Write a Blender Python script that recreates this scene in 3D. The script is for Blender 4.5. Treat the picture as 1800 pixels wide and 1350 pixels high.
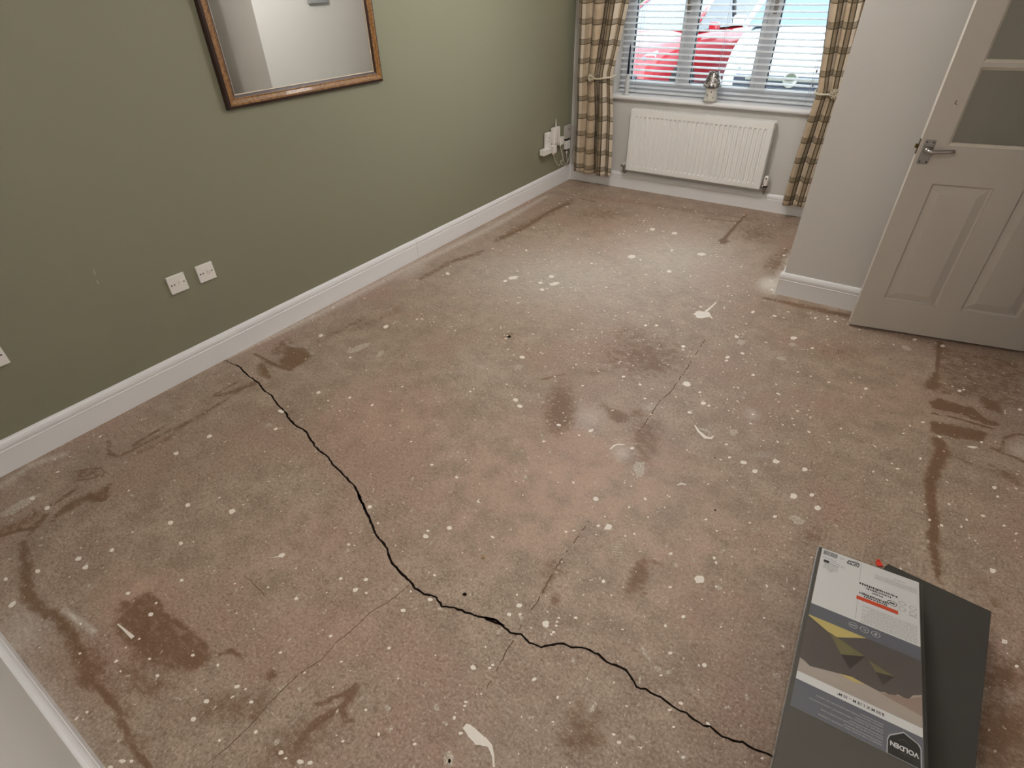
import bpy, bmesh, math, random
import numpy as np
from mathutils import Vector, Matrix

for o in list(bpy.data.objects):
    bpy.data.objects.remove(o, do_unlink=True)
SC = bpy.context.scene
COL = SC.collection
random.seed(7)
PI = math.pi

# ------------------------------------------------------------------ camera
R = np.array([[0.83131325, 0.55543942, -0.02013283],
              [0.31611808, -0.50229928, -0.80483836],
              [-0.45715166, 0.66270844, -0.5931525]])
FPX = 964.2
CAM = np.array([0.0, 0.0, 1.6])
cd = bpy.data.cameras.new('camera')
cd.sensor_width = 36.0
cd.lens = FPX / 1800 * 36
cd.clip_start = 0.02
cam = bpy.data.objects.new('camera', cd)
COL.objects.link(cam)
cam.matrix_world = Matrix(((R[0][0], -R[1][0], -R[2][0], 0.0),
                           (R[0][1], -R[1][1], -R[2][1], 0.0),
                           (R[0][2], -R[1][2], -R[2][2], 1.6),
                           (0, 0, 0, 1)))
SC.camera = cam

# ------------------------------------------------------------------ world, light, exposure
SKY_STRENGTH = 5.0
LAMP_WATT = 25.0          # each pendant
LAMP_RATIO = 0.47
LAMP_COLOUR = (1.0, .97, .95, 1)
SC.view_settings.view_transform = 'Standard'
SC.view_settings.look = 'None'
SC.view_settings.gamma = 1.0
SC.view_settings.use_curve_mapping = False
SC.view_settings.exposure = 0.14
w = bpy.data.worlds.new('overcast_sky')
SC.world = w
w.use_nodes = True
bgn = w.node_tree.nodes['Background']
bgn.inputs['Color'].default_value = (0.80, 0.91, 1.0, 1)
bgn.inputs['Strength'].default_value = SKY_STRENGTH
SC.cycles.use_denoising = True
SC.cycles.max_bounces = 10
SC.cycles.diffuse_bounces = 6
SC.cycles.transparent_max_bounces = 10
SC.cycles.sample_clamp_indirect = 8.0
# portal that guides the sky light through the window opening
pl = bpy.data.lights.new('window_portal', 'AREA')
pl.shape = 'RECTANGLE'; pl.size = 1.66; pl.size_y = 1.28
pl.cycles.is_portal = True
po = bpy.data.objects.new('window_portal', pl)
po.location = (-1.42, 5.17, 1.41); po.rotation_euler = (-PI / 2, 0, 0)
COL.objects.link(po)

# ------------------------------------------------------------------ measured helpers
def fl(px, py, z=0.0):
    """point of the photograph -> point on the level z"""
    d = R.T @ np.array([(px - 900) / FPX, (py - 675) / FPX, 1.0])
    t = (z - CAM[2]) / d[2]
    p = CAM + t * d
    return np.array([p[0], p[1]])

def px_size(px, py):
    """metres per pixel on the floor near that point"""
    a = fl(px - 4, py); b = fl(px + 4, py)
    return float(np.hypot(*(a - b)) / 8)

# ------------------------------------------------------------------ node helpers
def lin(c):
    return tuple((v / 12.92 if v <= 0.04045 else ((v + 0.055) / 1.055) ** 2.4) for v in c)

def rgb(r, g, b):
    return lin((r / 255, g / 255, b / 255)) + (1.0,)

class NT:
    def __init__(s, name):
        s.m = bpy.data.materials.new(name)
        s.m.use_nodes = True
        s.t = s.m.node_tree
        s.b = s.t.nodes['Principled BSDF']
        s.out = s.t.nodes['Material Output']
    def n(s, typ, **kw):
        nd = s.t.nodes.new(typ)
        for k, v in kw.items():
            setattr(nd, k, v)
        return nd
    def l(s, a, b):
        s.t.links.new(a, b)
    def val(s, sock, v):
        if hasattr(v, 'is_linked') or isinstance(v, bpy.types.NodeSocket):
            s.l(v, sock)
        else:
            sock.default_value = v
    def math(s, op, a, b=0.0, c=0.0, clamp=False):
        nd = s.n('ShaderNodeMath', operation=op)
        nd.use_clamp = clamp
        s.val(nd.inputs[0], a); s.val(nd.inputs[1], b); s.val(nd.inputs[2], c)
        return nd.outputs[0]
    def mix(s, f, a, b):
        nd = s.n('ShaderNodeMix', data_type='RGBA')
        s.val(nd.inputs['Factor'], f); s.val(nd.inputs[6], a); s.val(nd.inputs[7], b)
        return nd.outputs[2]
    def noise(s, scale, detail=4, rough=0.55, co=None, dim='3D'):
        nd = s.n('ShaderNodeTexNoise', noise_dimensions=dim)
        nd.inputs['Scale'].default_value = scale
        nd.inputs['Detail'].default_value = detail
        nd.inputs['Roughness'].default_value = rough
        if co is not None: s.l(co, nd.inputs['Vector'])
        return nd.outputs['Fac']
    def obj(s):
        return s.n('ShaderNodeTexCoord').outputs['Object']
    def ramp(s, f, a, b):
        nd = s.n('ShaderNodeMapRange')
        nd.interpolation_type = 'SMOOTHSTEP'
        s.val(nd.inputs['Value'], f)
        nd.inputs['From Min'].default_value = a
        nd.inputs['From Max'].default_value = b
        return nd.outputs['Result']
    def bump(s, h, strength=0.2, dist=0.002):
        nd = s.n('ShaderNodeBump')
        nd.inputs['Strength'].default_value = strength
        nd.inputs['Distance'].default_value = dist
        s.l(h, nd.inputs['Height'])
        s.l(nd.outputs['Normal'], s.b.inputs['Normal'])

MATS = {}
def simple(name, col, rough=0.5, metal=0.0, spec=0.5, var=0.06, scale=30.0, bump=0.0, coat=0.0):
    """a plain procedural material with a slight noise variation of its colour"""
    if name in MATS: return MATS[name]
    t = NT(name)
    c = t.obj()
    nz = t.noise(scale, 3, 0.5, c)
    a = tuple(v * (1 - var) for v in col[:3]) + (1,)
    b = tuple(min(1, v * (1 + var)) for v in col[:3]) + (1,)
    t.l(t.mix(nz, a, b), t.b.inputs['Base Color'])
    t.b.inputs['Roughness'].default_value = rough
    t.b.inputs['Metallic'].default_value = metal
    t.b.inputs['Specular IOR Level'].default_value = spec
    t.b.inputs['Coat Weight'].default_value = coat
    if bump: t.bump(nz, bump, 0.001)
    MATS[name] = t.m
    return t.m

# ------------------------------------------------------------------ mesh helpers
def link(name, me, mat=None, parent=None):
    o = bpy.data.objects.new(name, me)
    COL.objects.link(o)
    if mat is not None and me is not None:
        me.materials.append(mat)
    if parent is not None:
        o.parent = parent
    return o

def from_bm(name, bm, mat=None, parent=None, smooth=False):
    bmesh.ops.recalc_face_normals(bm, faces=bm.faces[:])
    me = bpy.data.meshes.new(name)
    bm.to_mesh(me); bm.free()
    if smooth:
        for p in me.polygons: p.use_smooth = True
    return link(name, me, mat, parent)

def add_box(bm, a, b, bevel=0.0, seg=2):
    a = Vector(a); b = Vector(b)
    r = bmesh.ops.create_cube(bm, size=1.0)
    vs = r['verts']
    for v in vs:
        v.co = Vector(((v.co.x + .5) * (b.x - a.x) + a.x, (v.co.y + .5) * (b.y - a.y) + a.y, (v.co.z + .5) * (b.z - a.z) + a.z))
    if bevel:
        es = list({e for v in vs for e in v.link_edges})
        bmesh.ops.bevel(bm, geom=es, offset=bevel, segments=seg, profile=0.5, affect='EDGES')

def box(name, a, b, mat, parent=None, bevel=0.0, seg=2):
    bm = bmesh.new()
    add_box(bm, a, b, bevel, seg)
    return from_bm(name, bm, mat, parent)

def boxes(name, lst, mat, parent=None, bevel=0.0):
    bm = bmesh.new()
    for a, b in lst: add_box(bm, a, b, bevel)
    return from_bm(name, bm, mat, parent)

def add_tube(bm, pts, rad, seg=10, cap=True):
    pts = [Vector(p) for p in pts]
    n = len(pts)
    rads = rad if isinstance(rad, (list, tuple)) else [rad] * n
    rings = []
    up = Vector((0.13, 0.27, 0.95)).normalized()
    for i, p in enumerate(pts):
        d = (pts[min(i + 1, n - 1)] - pts[max(i - 1, 0)]).normalized()
        x = d.cross(up)
        if x.length < 1e-3: x = d.cross(Vector((1, 0, 0)))
        x.normalize(); y = x.cross(d)
        rings.append([bm.verts.new(p + (x * math.cos(2 * PI * k / seg) + y * math.sin(2 * PI * k / seg)) * rads[i]) for k in range(seg)])
    for i in range(n - 1):
        for k in range(seg):
            bm.faces.new((rings[i][k], rings[i][(k + 1) % seg], rings[i + 1][(k + 1) % seg], rings[i + 1][k]))
    if cap:
        bm.faces.new(rings[0]); bm.faces.new(rings[-1])

def tube(name, pts, rad, mat, parent=None, seg=10, smooth=True):
    bm = bmesh.new(); add_tube(bm, pts, rad, seg)
    return from_bm(name, bm, mat, parent, smooth)

def smooth_path(pts, k=6):
    """Catmull-Rom through the points"""
    P = [Vector(p) for p in pts]
    P = [P[0]] + P + [P[-1]]
    out = []
    for i in range(1, len(P) - 2):
        for j in range(k):
            t = j / k
            a, b, c, d = P[i - 1], P[i], P[i + 1], P[i + 2]
            out.append(0.5 * ((2 * b) + (-a + c) * t + (2 * a - 5 * b + 4 * c - d) * t * t + (-a + 3 * b - 3 * c + d) * t ** 3))
    out.append(P[-2])
    return out

def add_lathe(bm, prof, c=(0, 0, 0), seg=28, axis='z'):
    rings = []
    for r, h in prof:
        ring = []
        for k in range(seg):
            a = 2 * PI * k / seg
            x, y = r * math.cos(a), r * math.sin(a)
            v = {'z': (x, y, h), 'y': (x, h, y), 'x': (h, x, y)}[axis]
            ring.append(bm.verts.new((v[0] + c[0], v[1] + c[1], v[2] + c[2])))
        rings.append(ring)
    for i in range(len(rings) - 1):
        for k in range(seg):
            bm.faces.new((rings[i][k], rings[i][(k + 1) % seg], rings[i + 1][(k + 1) % seg], rings[i + 1][k]))
    if prof[0][0] > 1e-5: bm.faces.new(rings[0])
    if prof[-1][0] > 1e-5: bm.faces.new(rings[-1])
    bmesh.ops.remove_doubles(bm, verts=bm.verts[:], dist=1e-6)

def lathe(name, prof, c, mat, parent=None, seg=28, axis='z', smooth=True):
    bm = bmesh.new(); add_lathe(bm, prof, c, seg, axis)
    return from_bm(name, bm, mat, parent, smooth)

def prism(name, poly, a, b, mat, parent=None, f=None):
    """extrude a closed 2D profile: f(p, t) -> 3D for t in (a, b)"""
    bm = bmesh.new()
    A = [bm.verts.new(f(p, a)) for p in poly]; B = [bm.verts.new(f(p, b)) for p in poly]
    n = len(poly)
    for i in range(n):
        bm.faces.new((A[i], A[(i + 1) % n], B[(i + 1) % n], B[i]))
    bm.faces.new(A); bm.faces.new(B)
    return from_bm(name, bm, mat, parent)

def empty(name, loc=(0, 0, 0), rot=(0, 0, 0)):
    o = bpy.data.objects.new(name, None)
    o.empty_display_size = 0.05
    COL.objects.link(o); o.location = loc; o.rotation_euler = rot
    return o

def tag(o, label, cat, group=None):
    o['label'] = label; o['category'] = cat
    if group: o['group'] = group
    return o

def struct(o):
    o['kind'] = 'structure'
    return o

def text(name, s, size, mat, parent, loc, rotz=0.0, align='CENTER', squeeze=1.0, bold=0.0):
    cu = bpy.data.curves.new(name, 'FONT')
    cu.body = s; cu.size = size; cu.align_x = align; cu.align_y = 'CENTER'
    cu.offset = bold; cu.resolution_u = 3
    to = bpy.data.objects.new(name, cu); COL.objects.link(to)
    dg = bpy.context.evaluated_depsgraph_get()
    me = bpy.data.meshes.new_from_object(to.evaluated_get(dg))
    bpy.data.objects.remove(to, do_unlink=True)
    me.materials.clear()
    o = link(name, me, mat, parent)
    o.location = loc; o.rotation_euler = (0, 0, rotz); o.scale = (squeeze, 1, 1)
    return o

# ================================================================== MATERIALS OF THE ROOM
def wall_paint(name, col, var=0.025):
    t = NT(name)
    c = t.obj()
    big = t.noise(1.1, 3, 0.5, c)
    a = tuple(v * (1 - var) for v in col[:3]) + (1,)
    b = tuple(v * (1 + var) for v in col[:3]) + (1,)
    t.l(t.mix(big, a, b), t.b.inputs['Base Color'])
    t.b.inputs['Roughness'].default_value = 0.62
    t.b.inputs['Specular IOR Level'].default_value = 0.3
    t.bump(t.noise(260, 3, 0.6, c), 0.10, 0.0008)
    return t.m

M_GREEN = wall_paint('sage_green_paint', rgb(137, 136, 115))
M_WHITE = wall_paint('off_white_paint', rgb(214, 211, 206))
M_CEIL = wall_paint('ceiling_paint', rgb(236, 234, 228))
M_GLOSS = simple('white_gloss_paint', rgb(242, 242, 243), 0.32, spec=0.5, var=0.02, scale=6)
M_DOOR = simple('door_white_paint', rgb(203, 196, 186), 0.42, spec=0.4, var=0.03, scale=4, bump=0.02)
M_UPVC = simple('white_upvc', rgb(232, 234, 238), 0.3, var=0.02)
M_PLASTIC = simple('white_plastic', rgb(242, 238, 232), 0.35, var=0.02)
M_GASKET = simple('black_gasket', rgb(24, 26, 32), 0.6)
M_CHROME = simple('satin_chrome', rgb(168, 164, 160), 0.28, metal=1.0, var=0.05)
M_BRASS = simple('dull_brass', rgb(92, 74, 44), 0.4, metal=1.0)
M_DARK = simple('dark_plastic', rgb(28, 26, 26), 0.5)

# ================================================================== FLOOR
XL, YF, YN, XR, YI, XI = -2.668, 4.957, -0.158, 0.88, 3.46, -0.36   # left, far, near, right, inner wall front, inner wall side
STEP = 0.0125
gx = np.arange(XL - 0.02, XR + 0.03, STEP); gy = np.arange(YN - 0.02, YF + 0.04, STEP)
NX, NY = len(gx), len(gy)
GX, GY = np.meshgrid(gx, gy)           # [NY, NX]
DARK = np.zeros((NY, NX)); PALE = np.zeros((NY, NX)); WARM = np.zeros((NY, NX))

def blur(a, k):
    for _ in range(k):
        p = np.pad(a, 1, mode='edge')
        a = (p[:-2, 1:-1] + p[2:, 1:-1] + p[1:-1, :-2] + p[1:-1, 2:] + 2 * p[1:-1, 1:-1]) / 6
    return a

def seg_dist(a, b):
    d = b - a; L2 = float(d @ d) + 1e-12
    t = np.clip(((GX - a[0]) * d[0] + (GY - a[1]) * d[1]) / L2, 0, 1)
    return np.hypot(GX - a[0] - t * d[0], GY - a[1] - t * d[1]), t

def stroke(layer, pts, wpx, s, soft=1.0):
    m = np.zeros_like(layer)
    wl = wpx if isinstance(wpx, (list, tuple)) else [wpx] * len(pts)
    for i in range(len(pts) - 1):
        d, t = seg_dist(fl(*pts[i]), fl(*pts[i + 1]))
        h0 = wl[i] / 2 * px_size(*pts[i]); h1 = wl[i + 1] / 2 * px_size(*pts[i + 1])
        h = h0 + (h1 - h0) * t
        m = np.maximum(m, np.clip((h * (1 + soft) - d) / (2 * soft * h), 0, 1))
    np.maximum(layer, s * m, out=layer)

def blob(layer, c, rx, ry, s, ang=0.0, soft=0.8):
    ca, sa = math.cos(math.radians(ang)), math.sin(math.radians(ang))
    o = fl(*c)
    A = (fl(c[0] + rx * ca, c[1] + rx * sa) - fl(c[0] - rx * ca, c[1] - rx * sa)) / 2
    B = (fl(c[0] - ry * sa, c[1] + ry * ca) - fl(c[0] + ry * sa, c[1] - ry * ca)) / 2
    M = np.linalg.inv(np.array([A, B]).T)
    u = M[0, 0] * (GX - o[0]) + M[0, 1] * (GY - o[1]); v = M[1, 0] * (GX - o[0]) + M[1, 1] * (GY - o[1])
    r = np.hypot(u, v)
    np.maximum(layer, s * np.clip((1 + soft - r) / (2 * soft), 0, 1), out=layer)

def patch(layer, pts, s, k=2):
    P = [fl(*p) for p in pts]
    ins = np.zeros((NY, NX), bool)
    for i in range(len(P)):
        (x0, y0), (x1, y1) = P[i], P[(i + 1) % len(P)]
        cond = (y0 > GY) != (y1 > GY)
        with np.errstate(divide='ignore', invalid='ignore'):
            xi = (x1 - x0) * (GY - y0) / (y1 - y0 + 1e-12) + x0
        ins ^= cond & (GX < xi)
    np.maximum(layer, s * blur(ins.astype(float), k), out=layer)

# --- brown residue left by old adhesive, in its own shapes, and some broad darker areas
stroke(DARK, [(430, 682), (340, 738), (285, 764), (235, 790), (207, 803), (193, 797), (190, 776)], 7, .55)
stroke(DARK, [(290, 748), (232, 784)], 5, .8)
stroke(DARK, [(330, 742), (290, 772), (240, 797)], 16, .35)
stroke(DARK, [(128, 829), (172, 823), (188, 835), (135, 845)], 4, .7)
patch(DARK, [(130, 829), (172, 823), (190, 836), (136, 846)], .35)
stroke(DARK, [(130, 861), (92, 888)], 6, .9)
stroke(DARK, [(193, 851), (183, 879), (150, 872), (112, 893), (90, 917)], [3, 8, 6, 7, 4], .85)
patch(DARK, [(193, 850), (184, 880), (150, 884), (110, 905), (92, 916), (120, 880), (165, 864)], .5)
stroke(DARK, [(82, 905), (58, 928), (25, 934), (0, 943)], 7, .9)
stroke(DARK, [(60, 908), (0, 938)], 26, .45)
stroke(DARK, [(78, 912), (52, 940)], 9, .6)
stroke(DARK, [(40, 955), (46, 1000), (48, 1045), (85, 1085)], [10, 16, 20, 14], .7)
stroke(DARK, [(95, 1075), (140, 1140), (150, 1195), (172, 1212)], [10, 24, 26, 10], .65)
stroke(DARK, [(150, 1170), (185, 1222), (207, 1250), (215, 1275), (235, 1310), (262, 1350)], 8, .9)
stroke(DARK, [(165, 1150), (195, 1215), (245, 1310)], 36, .35)
patch(DARK, [(205, 1062), (262, 1040), (285, 1072), (300, 1088), (345, 1118), (372, 1150), (375, 1165), (320, 1185), (240, 1165), (205, 1110)], .55, 3)
stroke(DARK, [(262, 1041), (282, 1066), (290, 1082), (322, 1098), (348, 1122), (370, 1150)], 5, .75)
stroke(DARK, [(385, 1150), (405, 1145), (430, 1158)], 7, .7)
blob(DARK, (250, 1195), 60, 40, .35)
blob(DARK, (405, 1245), 60, 26, .45)
blob(DARK, (478, 1187), 8, 11, .75, 40)
stroke(DARK, [(470, 1215), (452, 1232)], 9, .6)
stroke(DARK, [(628, 1202), (615, 1215), (590, 1226), (555, 1240)], [9, 9, 5, 6], .85)
stroke(DARK, [(625, 1215), (600, 1245), (565, 1265), (540, 1287), (520, 1318)], [8, 10, 12, 13, 8], .95)
stroke(DARK, [(602, 1248), (605, 1265), (620, 1268)], 7, .8)
stroke(DARK, [(610, 1272), (560, 1280)], 5, .55)
stroke(DARK, [(665, 1292), (685, 1293)], 5, .6)
blob(DARK, (520, 1310), 70, 35, .4, -30)
patch(DARK, [(508, 612), (530, 610), (549, 626), (515, 648), (490, 638)], .85)
stroke(DARK, [(446, 622), (480, 640), (510, 649)], [3, 6, 9], .9)
stroke(DARK, [(459, 640), (473, 664)], 7, .8)
patch(DARK, [(450, 640), (460, 640), (473, 664), (452, 660)], .45)
patch(DARK, [(495, 596), (512, 592), (520, 610), (500, 625), (470, 625)], .4)
stroke(DARK, [(452, 672), (405, 690), (380, 696)], 11, .55)
stroke(DARK, [(415, 672), (380, 692)], 4, .7)
stroke(DARK, [(700, 545), (620, 580)], 18, .3)
stroke(DARK, [(838, 447), (785, 463)], 13, .5)
stroke(DARK, [(878, 420), (925, 398), (966, 372)], [14, 12, 10], .65)
stroke(DARK, [(965, 372), (1000, 357)], 9, .7)
stroke(DARK, [(1020, 349), (1048, 355)], 4, .6)
stroke(DARK, [(1270, 424), (1290, 400), (1312, 377)], [6, 4, 3], .95)
blob(DARK, (1272, 424), 8, 4, .95)
stroke(DARK, [(1240, 385), (1290, 388)], 9, .3)
stroke(DARK, [(1385, 440), (1350, 470)], 26, .35)
stroke(DARK, [(1345, 524), (1400, 536), (1492, 556)], [8, 15, 17], .7)
stroke(DARK, [(1030, 345), (1180, 365), (1400, 395)], 30, .25)
blob(DARK, (985, 718), 22, 38, .75, 8)
blob(DARK, (988, 738), 16, 14, .9)
blob(DARK, (1130, 625), 70, 34, .48)
blob(DARK, (1150, 640), 30, 16, .6)
blob(DARK, (1110, 590), 40, 20, .35)
patch(DARK, [(1055, 705), (1080, 720), (1105, 728), (1108, 738), (1085, 746), (1070, 735)], .6)
blob(DARK, (1135, 770), 26, 40, .5, 10)
blob(DARK, (1122, 728), 14, 12, .45)
stroke(DARK, [(953, 667), (993, 657)], 5, .7)
blob(DARK, (1045, 655), 20, 8, .4)
blob(DARK, (1122, 1012), 13, 30, .75, 22)
stroke(DARK, [(1130, 985), (1170, 992)], 7, .5)
stroke(DARK, [(1130, 1030), (1134, 1046)], 5, .7)
blob(DARK, (975, 1000), 26, 18, .4)
stroke(DARK, [(968, 1015), (955, 1040)], 6, .7)
blob(DARK, (975, 1060), 9, 17, .5)
blob(DARK, (1025, 1285), 36, 46, .5)
stroke(DARK, [(1030, 1255), (1010, 1290), (1000, 1330)], 20, .45)
blob(DARK, (1245, 1275), 60, 60, .18)
stroke(DARK, [(1653, 602), (1650, 628), (1645, 655), (1640, 680)], [8, 7, 4, 20], .9)
patch(DARK, [(1633, 706), (1653, 701), (1680, 711), (1707, 716), (1735, 738), (1765, 749), (1735, 746), (1690, 728), (1639, 717)], .95, 1)
stroke(DARK, [(1639, 726), (1690, 737), (1745, 754)], [3, 4, 4], 1.0)
patch(DARK, [(1636, 737), (1670, 746), (1735, 759), (1727, 777), (1686, 771), (1637, 761)], .65, 1)
stroke(DARK, [(1637, 761), (1660, 764), (1686, 771)], 3, .8)
patch(DARK, [(1722, 694), (1760, 706), (1762, 728), (1725, 718)], .6, 2)
stroke(DARK, [(1650, 775), (1657, 795), (1644, 822), (1635, 850), (1636, 880), (1641, 915), (1643, 950)], [16, 20, 18, 14, 15, 13, 12], .88)
stroke(DARK, [(1640, 930), (1636, 945), (1645, 985), (1652, 1024)], [10, 14, 12, 5], .85)
stroke(DARK, [(1660, 800), (1690, 806), (1710, 818)], 6, .5)
stroke(DARK, [(1744, 788), (1789, 806), (1800, 812)], 6, .8)
stroke(DARK, [(1760, 790), (1765, 770), (1785, 763), (1800, 764)], 5, .6)
patch(DARK, [(1640, 605), (1800, 640), (1800, 720), (1700, 700), (1640, 690)], .35, 4)  # broad darker area on the floor below the door
patch(DARK, [(1720, 810), (1800, 830), (1800, 860), (1740, 835)], .35, 4)
blob(DARK, (1765, 1190), 46, 32, .55)
blob(DARK, (1760, 1290), 50, 55, .75)
blob(DARK, (1747, 1060), 14, 10, .4)
blob(DARK, (1430, 940), 22, 14, .3)
blob(DARK, (895, 590), 14, 7, .4)
blob(DARK, (1480, 620), 60, 14, .25)
stroke(DARK, [(1005, 352), (960, 378), (900, 405), (870, 425)], [20, 22, 20, 10], .38)
stroke(DARK, [(850, 440), (790, 462), (740, 490)], [8, 16, 10], .5)
blob(DARK, (1060, 375), 50, 12, .35); blob(DARK, (1330, 410), 40, 16, .4); blob(DARK, (1365, 465), 20, 14, .45)
stroke(DARK, [(1240, 383), (1295, 390)], 6, .5)
stroke(DARK, [(640, 560), (560, 600)], 14, .35)
# --- pale dust, worn paint, paler floor by the window, warm tints, painted mid-floor glow
stroke(PALE, [(0, 855), (60, 815), (110, 800)], 20, .55)
stroke(PALE, [(0, 905), (40, 880), (65, 872)], 9, .7)
stroke(PALE, [(400, 630), (560, 552), (700, 480), (860, 402), (960, 345)], [8, 22, 26, 22, 10], .6)
blob(PALE, (725, 475), 40, 14, .5, -25)
blob(PALE, (1000, 480), 240, 80, .55)  # broad paler area towards the window, with the next blob
blob(PALE, (1180, 450), 170, 70, .6)
blob(PALE, (1355, 500), 24, 14, 1.0)
stroke(PALE, [(1395, 440), (1375, 480), (1360, 515)], [14, 22, 16], .85)
blob(PALE, (1225, 480), 60, 16, .5)
blob(PALE, (40, 1110), 50, 70, .5, 45)
stroke(PALE, [(20, 1150), (90, 1235), (150, 1320)], 44, .45)
stroke(PALE, [(110, 1071), (140, 1092), (166, 1111)], 9, .8)
stroke(PALE, [(36, 990), (62, 1022)], 6, .6)
stroke(PALE, [(205, 1094), (220, 1106)], 3, .8)
stroke(PALE, [(274, 1157), (320, 1172), (350, 1200)], 3, .7)
blob(PALE, (472, 747), 10, 4, .5)
blob(PALE, (600, 640), 120, 60, .25)
blob(PALE, (840, 640), 90, 60, .3)
blob(PALE, (1035, 735), 35, 25, .5)
blob(PALE, (1095, 795), 22, 14, .6)
blob(PALE, (1323, 728), 16, 13, .5)
blob(PALE, (1340, 800), 30, 6, .4)
blob(PALE, (1145, 715), 24, 10, .45)
blob(PALE, (1795, 790), 24, 18, .5)
blob(PALE, (844, 645), 12, 6, .5)
blob(PALE, (912, 645), 10, 6, .5)
blob(PALE, (866, 612), 40, 8, .3, -15)
stroke(PALE, [(497, 596), (520, 612), (550, 622)], 7, .6)
stroke(PALE, [(640, 590), (560, 620)], 6, .3)
blob(PALE, (1040, 1247), 8, 10, .6)
blob(PALE, (1200, 1332), 8, 8, .5)
blob(WARM, (1000, 850), 190, 100, .9)  # bright pool at the floor centre, light painted into the colour
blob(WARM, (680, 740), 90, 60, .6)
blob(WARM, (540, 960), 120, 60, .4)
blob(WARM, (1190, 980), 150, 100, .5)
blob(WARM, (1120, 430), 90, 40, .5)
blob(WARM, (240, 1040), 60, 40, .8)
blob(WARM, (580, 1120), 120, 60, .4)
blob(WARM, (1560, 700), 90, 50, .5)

verts = np.zeros((NY * NX, 3), np.float32)
verts[:, 0] = GX.ravel(); verts[:, 1] = GY.ravel()
ii = (np.arange(NY - 1)[:, None] * NX + np.arange(NX - 1)[None, :]).ravel()
quads = np.stack([ii, ii + 1, ii + 1 + NX, ii + NX], 1).astype(np.int32)
me = bpy.data.meshes.new('floor')
me.vertices.add(len(verts)); me.vertices.foreach_set('co', verts.ravel())
me.loops.add(quads.size); me.loops.foreach_set('vertex_index', quads.ravel())
me.polygons.add(len(quads))
me.polygons.foreach_set('loop_start', np.arange(0, quads.size, 4, dtype=np.int32))
me.polygons.foreach_set('loop_total', np.full(len(quads), 4, np.int32))
me.update(calc_edges=True)
ca = me.color_attributes.new('wear_glow', 'FLOAT_COLOR', 'POINT')
cc = np.ones((NY * NX, 4), np.float32)
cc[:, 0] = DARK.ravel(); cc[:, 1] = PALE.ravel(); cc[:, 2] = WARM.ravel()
ca.data.foreach_set('color', cc.ravel())

t = NT('worn_screed')
co = t.obj()
at = t.n('ShaderNodeVertexColor', layer_name='wear_glow')
sp = t.n('ShaderNodeSeparateColor'); t.l(at.outputs['Color'], sp.inputs[0])
dk, pa, wm = sp.outputs[0], sp.outputs[1], sp.outputs[2]
n_big = t.noise(1.6, 5, 0.6, co)
n_mid = t.noise(9, 6, 0.65, co)
n_fine = t.noise(55, 6, 0.75, co)
n_grit = t.noise(420, 3, 0.7, co)
mp = t.n('ShaderNodeMapping'); t.l(co, mp.inputs[0]); mp.inputs['Scale'].default_value = (1, 3.2, 1); mp.inputs['Rotation'].default_value = (0, 0, 0.5)
n_str = t.noise(22, 5, 0.7, mp.outputs[0])
base = t.mix(t.ramp(n_mid, .32, .68), rgb(152, 132, 115), rgb(178, 158, 140))
base = t.mix(t.ramp(n_big, .45, .66), base, rgb(166, 138, 123))
base = t.mix(t.math('MULTIPLY', t.ramp(n_str, .5, .75), .35), base, rgb(178, 164, 146))
n_spk = t.noise(120, 5, 0.78, co)
base = t.mix(t.math('MULTIPLY', t.ramp(n_fine, .50, .64), .5), base, rgb(110, 88, 72))
base = t.mix(t.math('MULTIPLY', t.ramp(n_spk, .51, .62), .5), base, rgb(104, 82, 66))
base = t.mix(t.math('MULTIPLY', t.ramp(t.math('SUBTRACT', 1.0, n_spk), .52, .64), .5), base, rgb(216, 200, 182))
n_blot = t.noise(4.2, 6, 0.7, co)
base = t.mix(t.math('MULTIPLY', t.ramp(n_blot, .54, .70), .35), base, rgb(126, 104, 86))
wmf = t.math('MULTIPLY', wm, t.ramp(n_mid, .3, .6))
base = t.mix(t.math('MULTIPLY', wmf, .6), base, rgb(196, 164, 143))  # warm tint, also carries the painted glow of the floor centre
pmix = t.math('ADD', pa, t.math('MULTIPLY', t.math('SUBTRACT', n_str, .5), t.math('MULTIPLY', pa, 1.7)))
base = t.mix(t.math('MULTIPLY', t.ramp(pmix, .1, 1.05), .9), base, rgb(222, 216, 206))
n_rag = t.noise(26, 7, 0.72, co)
wob = t.math('ADD', t.math('MULTIPLY', n_rag, .6), t.math('MULTIPLY', n_str, .4))
dsum = t.math('ADD', dk, t.math('MULTIPLY', t.math('SUBTRACT', wob, .5), t.math('MULTIPLY', t.ramp(dk, 0, .3), 2.4)))
df = t.ramp(dsum, .06, .62)
base = t.mix(t.math('MULTIPLY', df, .8), base, t.mix(n_fine, rgb(88, 58, 34), rgb(128, 92, 60)))
# small pale specks and dark pits that are part of the screed
for sc_, thr, colr, amt in ((95, .10, rgb(208, 192, 172), .55), (210, .14, rgb(200, 184, 164), .5), (150, .08, rgb(80, 62, 48), .6)):
    vo = t.n('ShaderNodeTexVoronoi'); vo.inputs['Scale'].default_value = sc_
    t.l(co, vo.inputs['Vector'])
    keep = t.ramp(vo.outputs['Color'], .72, .75)
    f = t.math('MULTIPLY', t.math('LESS_THAN', vo.outputs['Distance'], thr * 1.6), keep)
    base = t.mix(t.math('MULTIPLY', f, amt), base, colr)
t.l(base, t.b.inputs['Base Color'])
rr = t.math('ADD', t.math('MULTIPLY', n_mid, .25), .40)
t.l(rr, t.b.inputs['Roughness'])
t.b.inputs['Specular IOR Level'].default_value = 0.45
hh = t.math('ADD', t.math('MULTIPLY', n_fine, .6), t.math('MULTIPLY', n_grit, .4))
hh = t.math('ADD', hh, t.math('MULTIPLY', df, .5))
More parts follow.
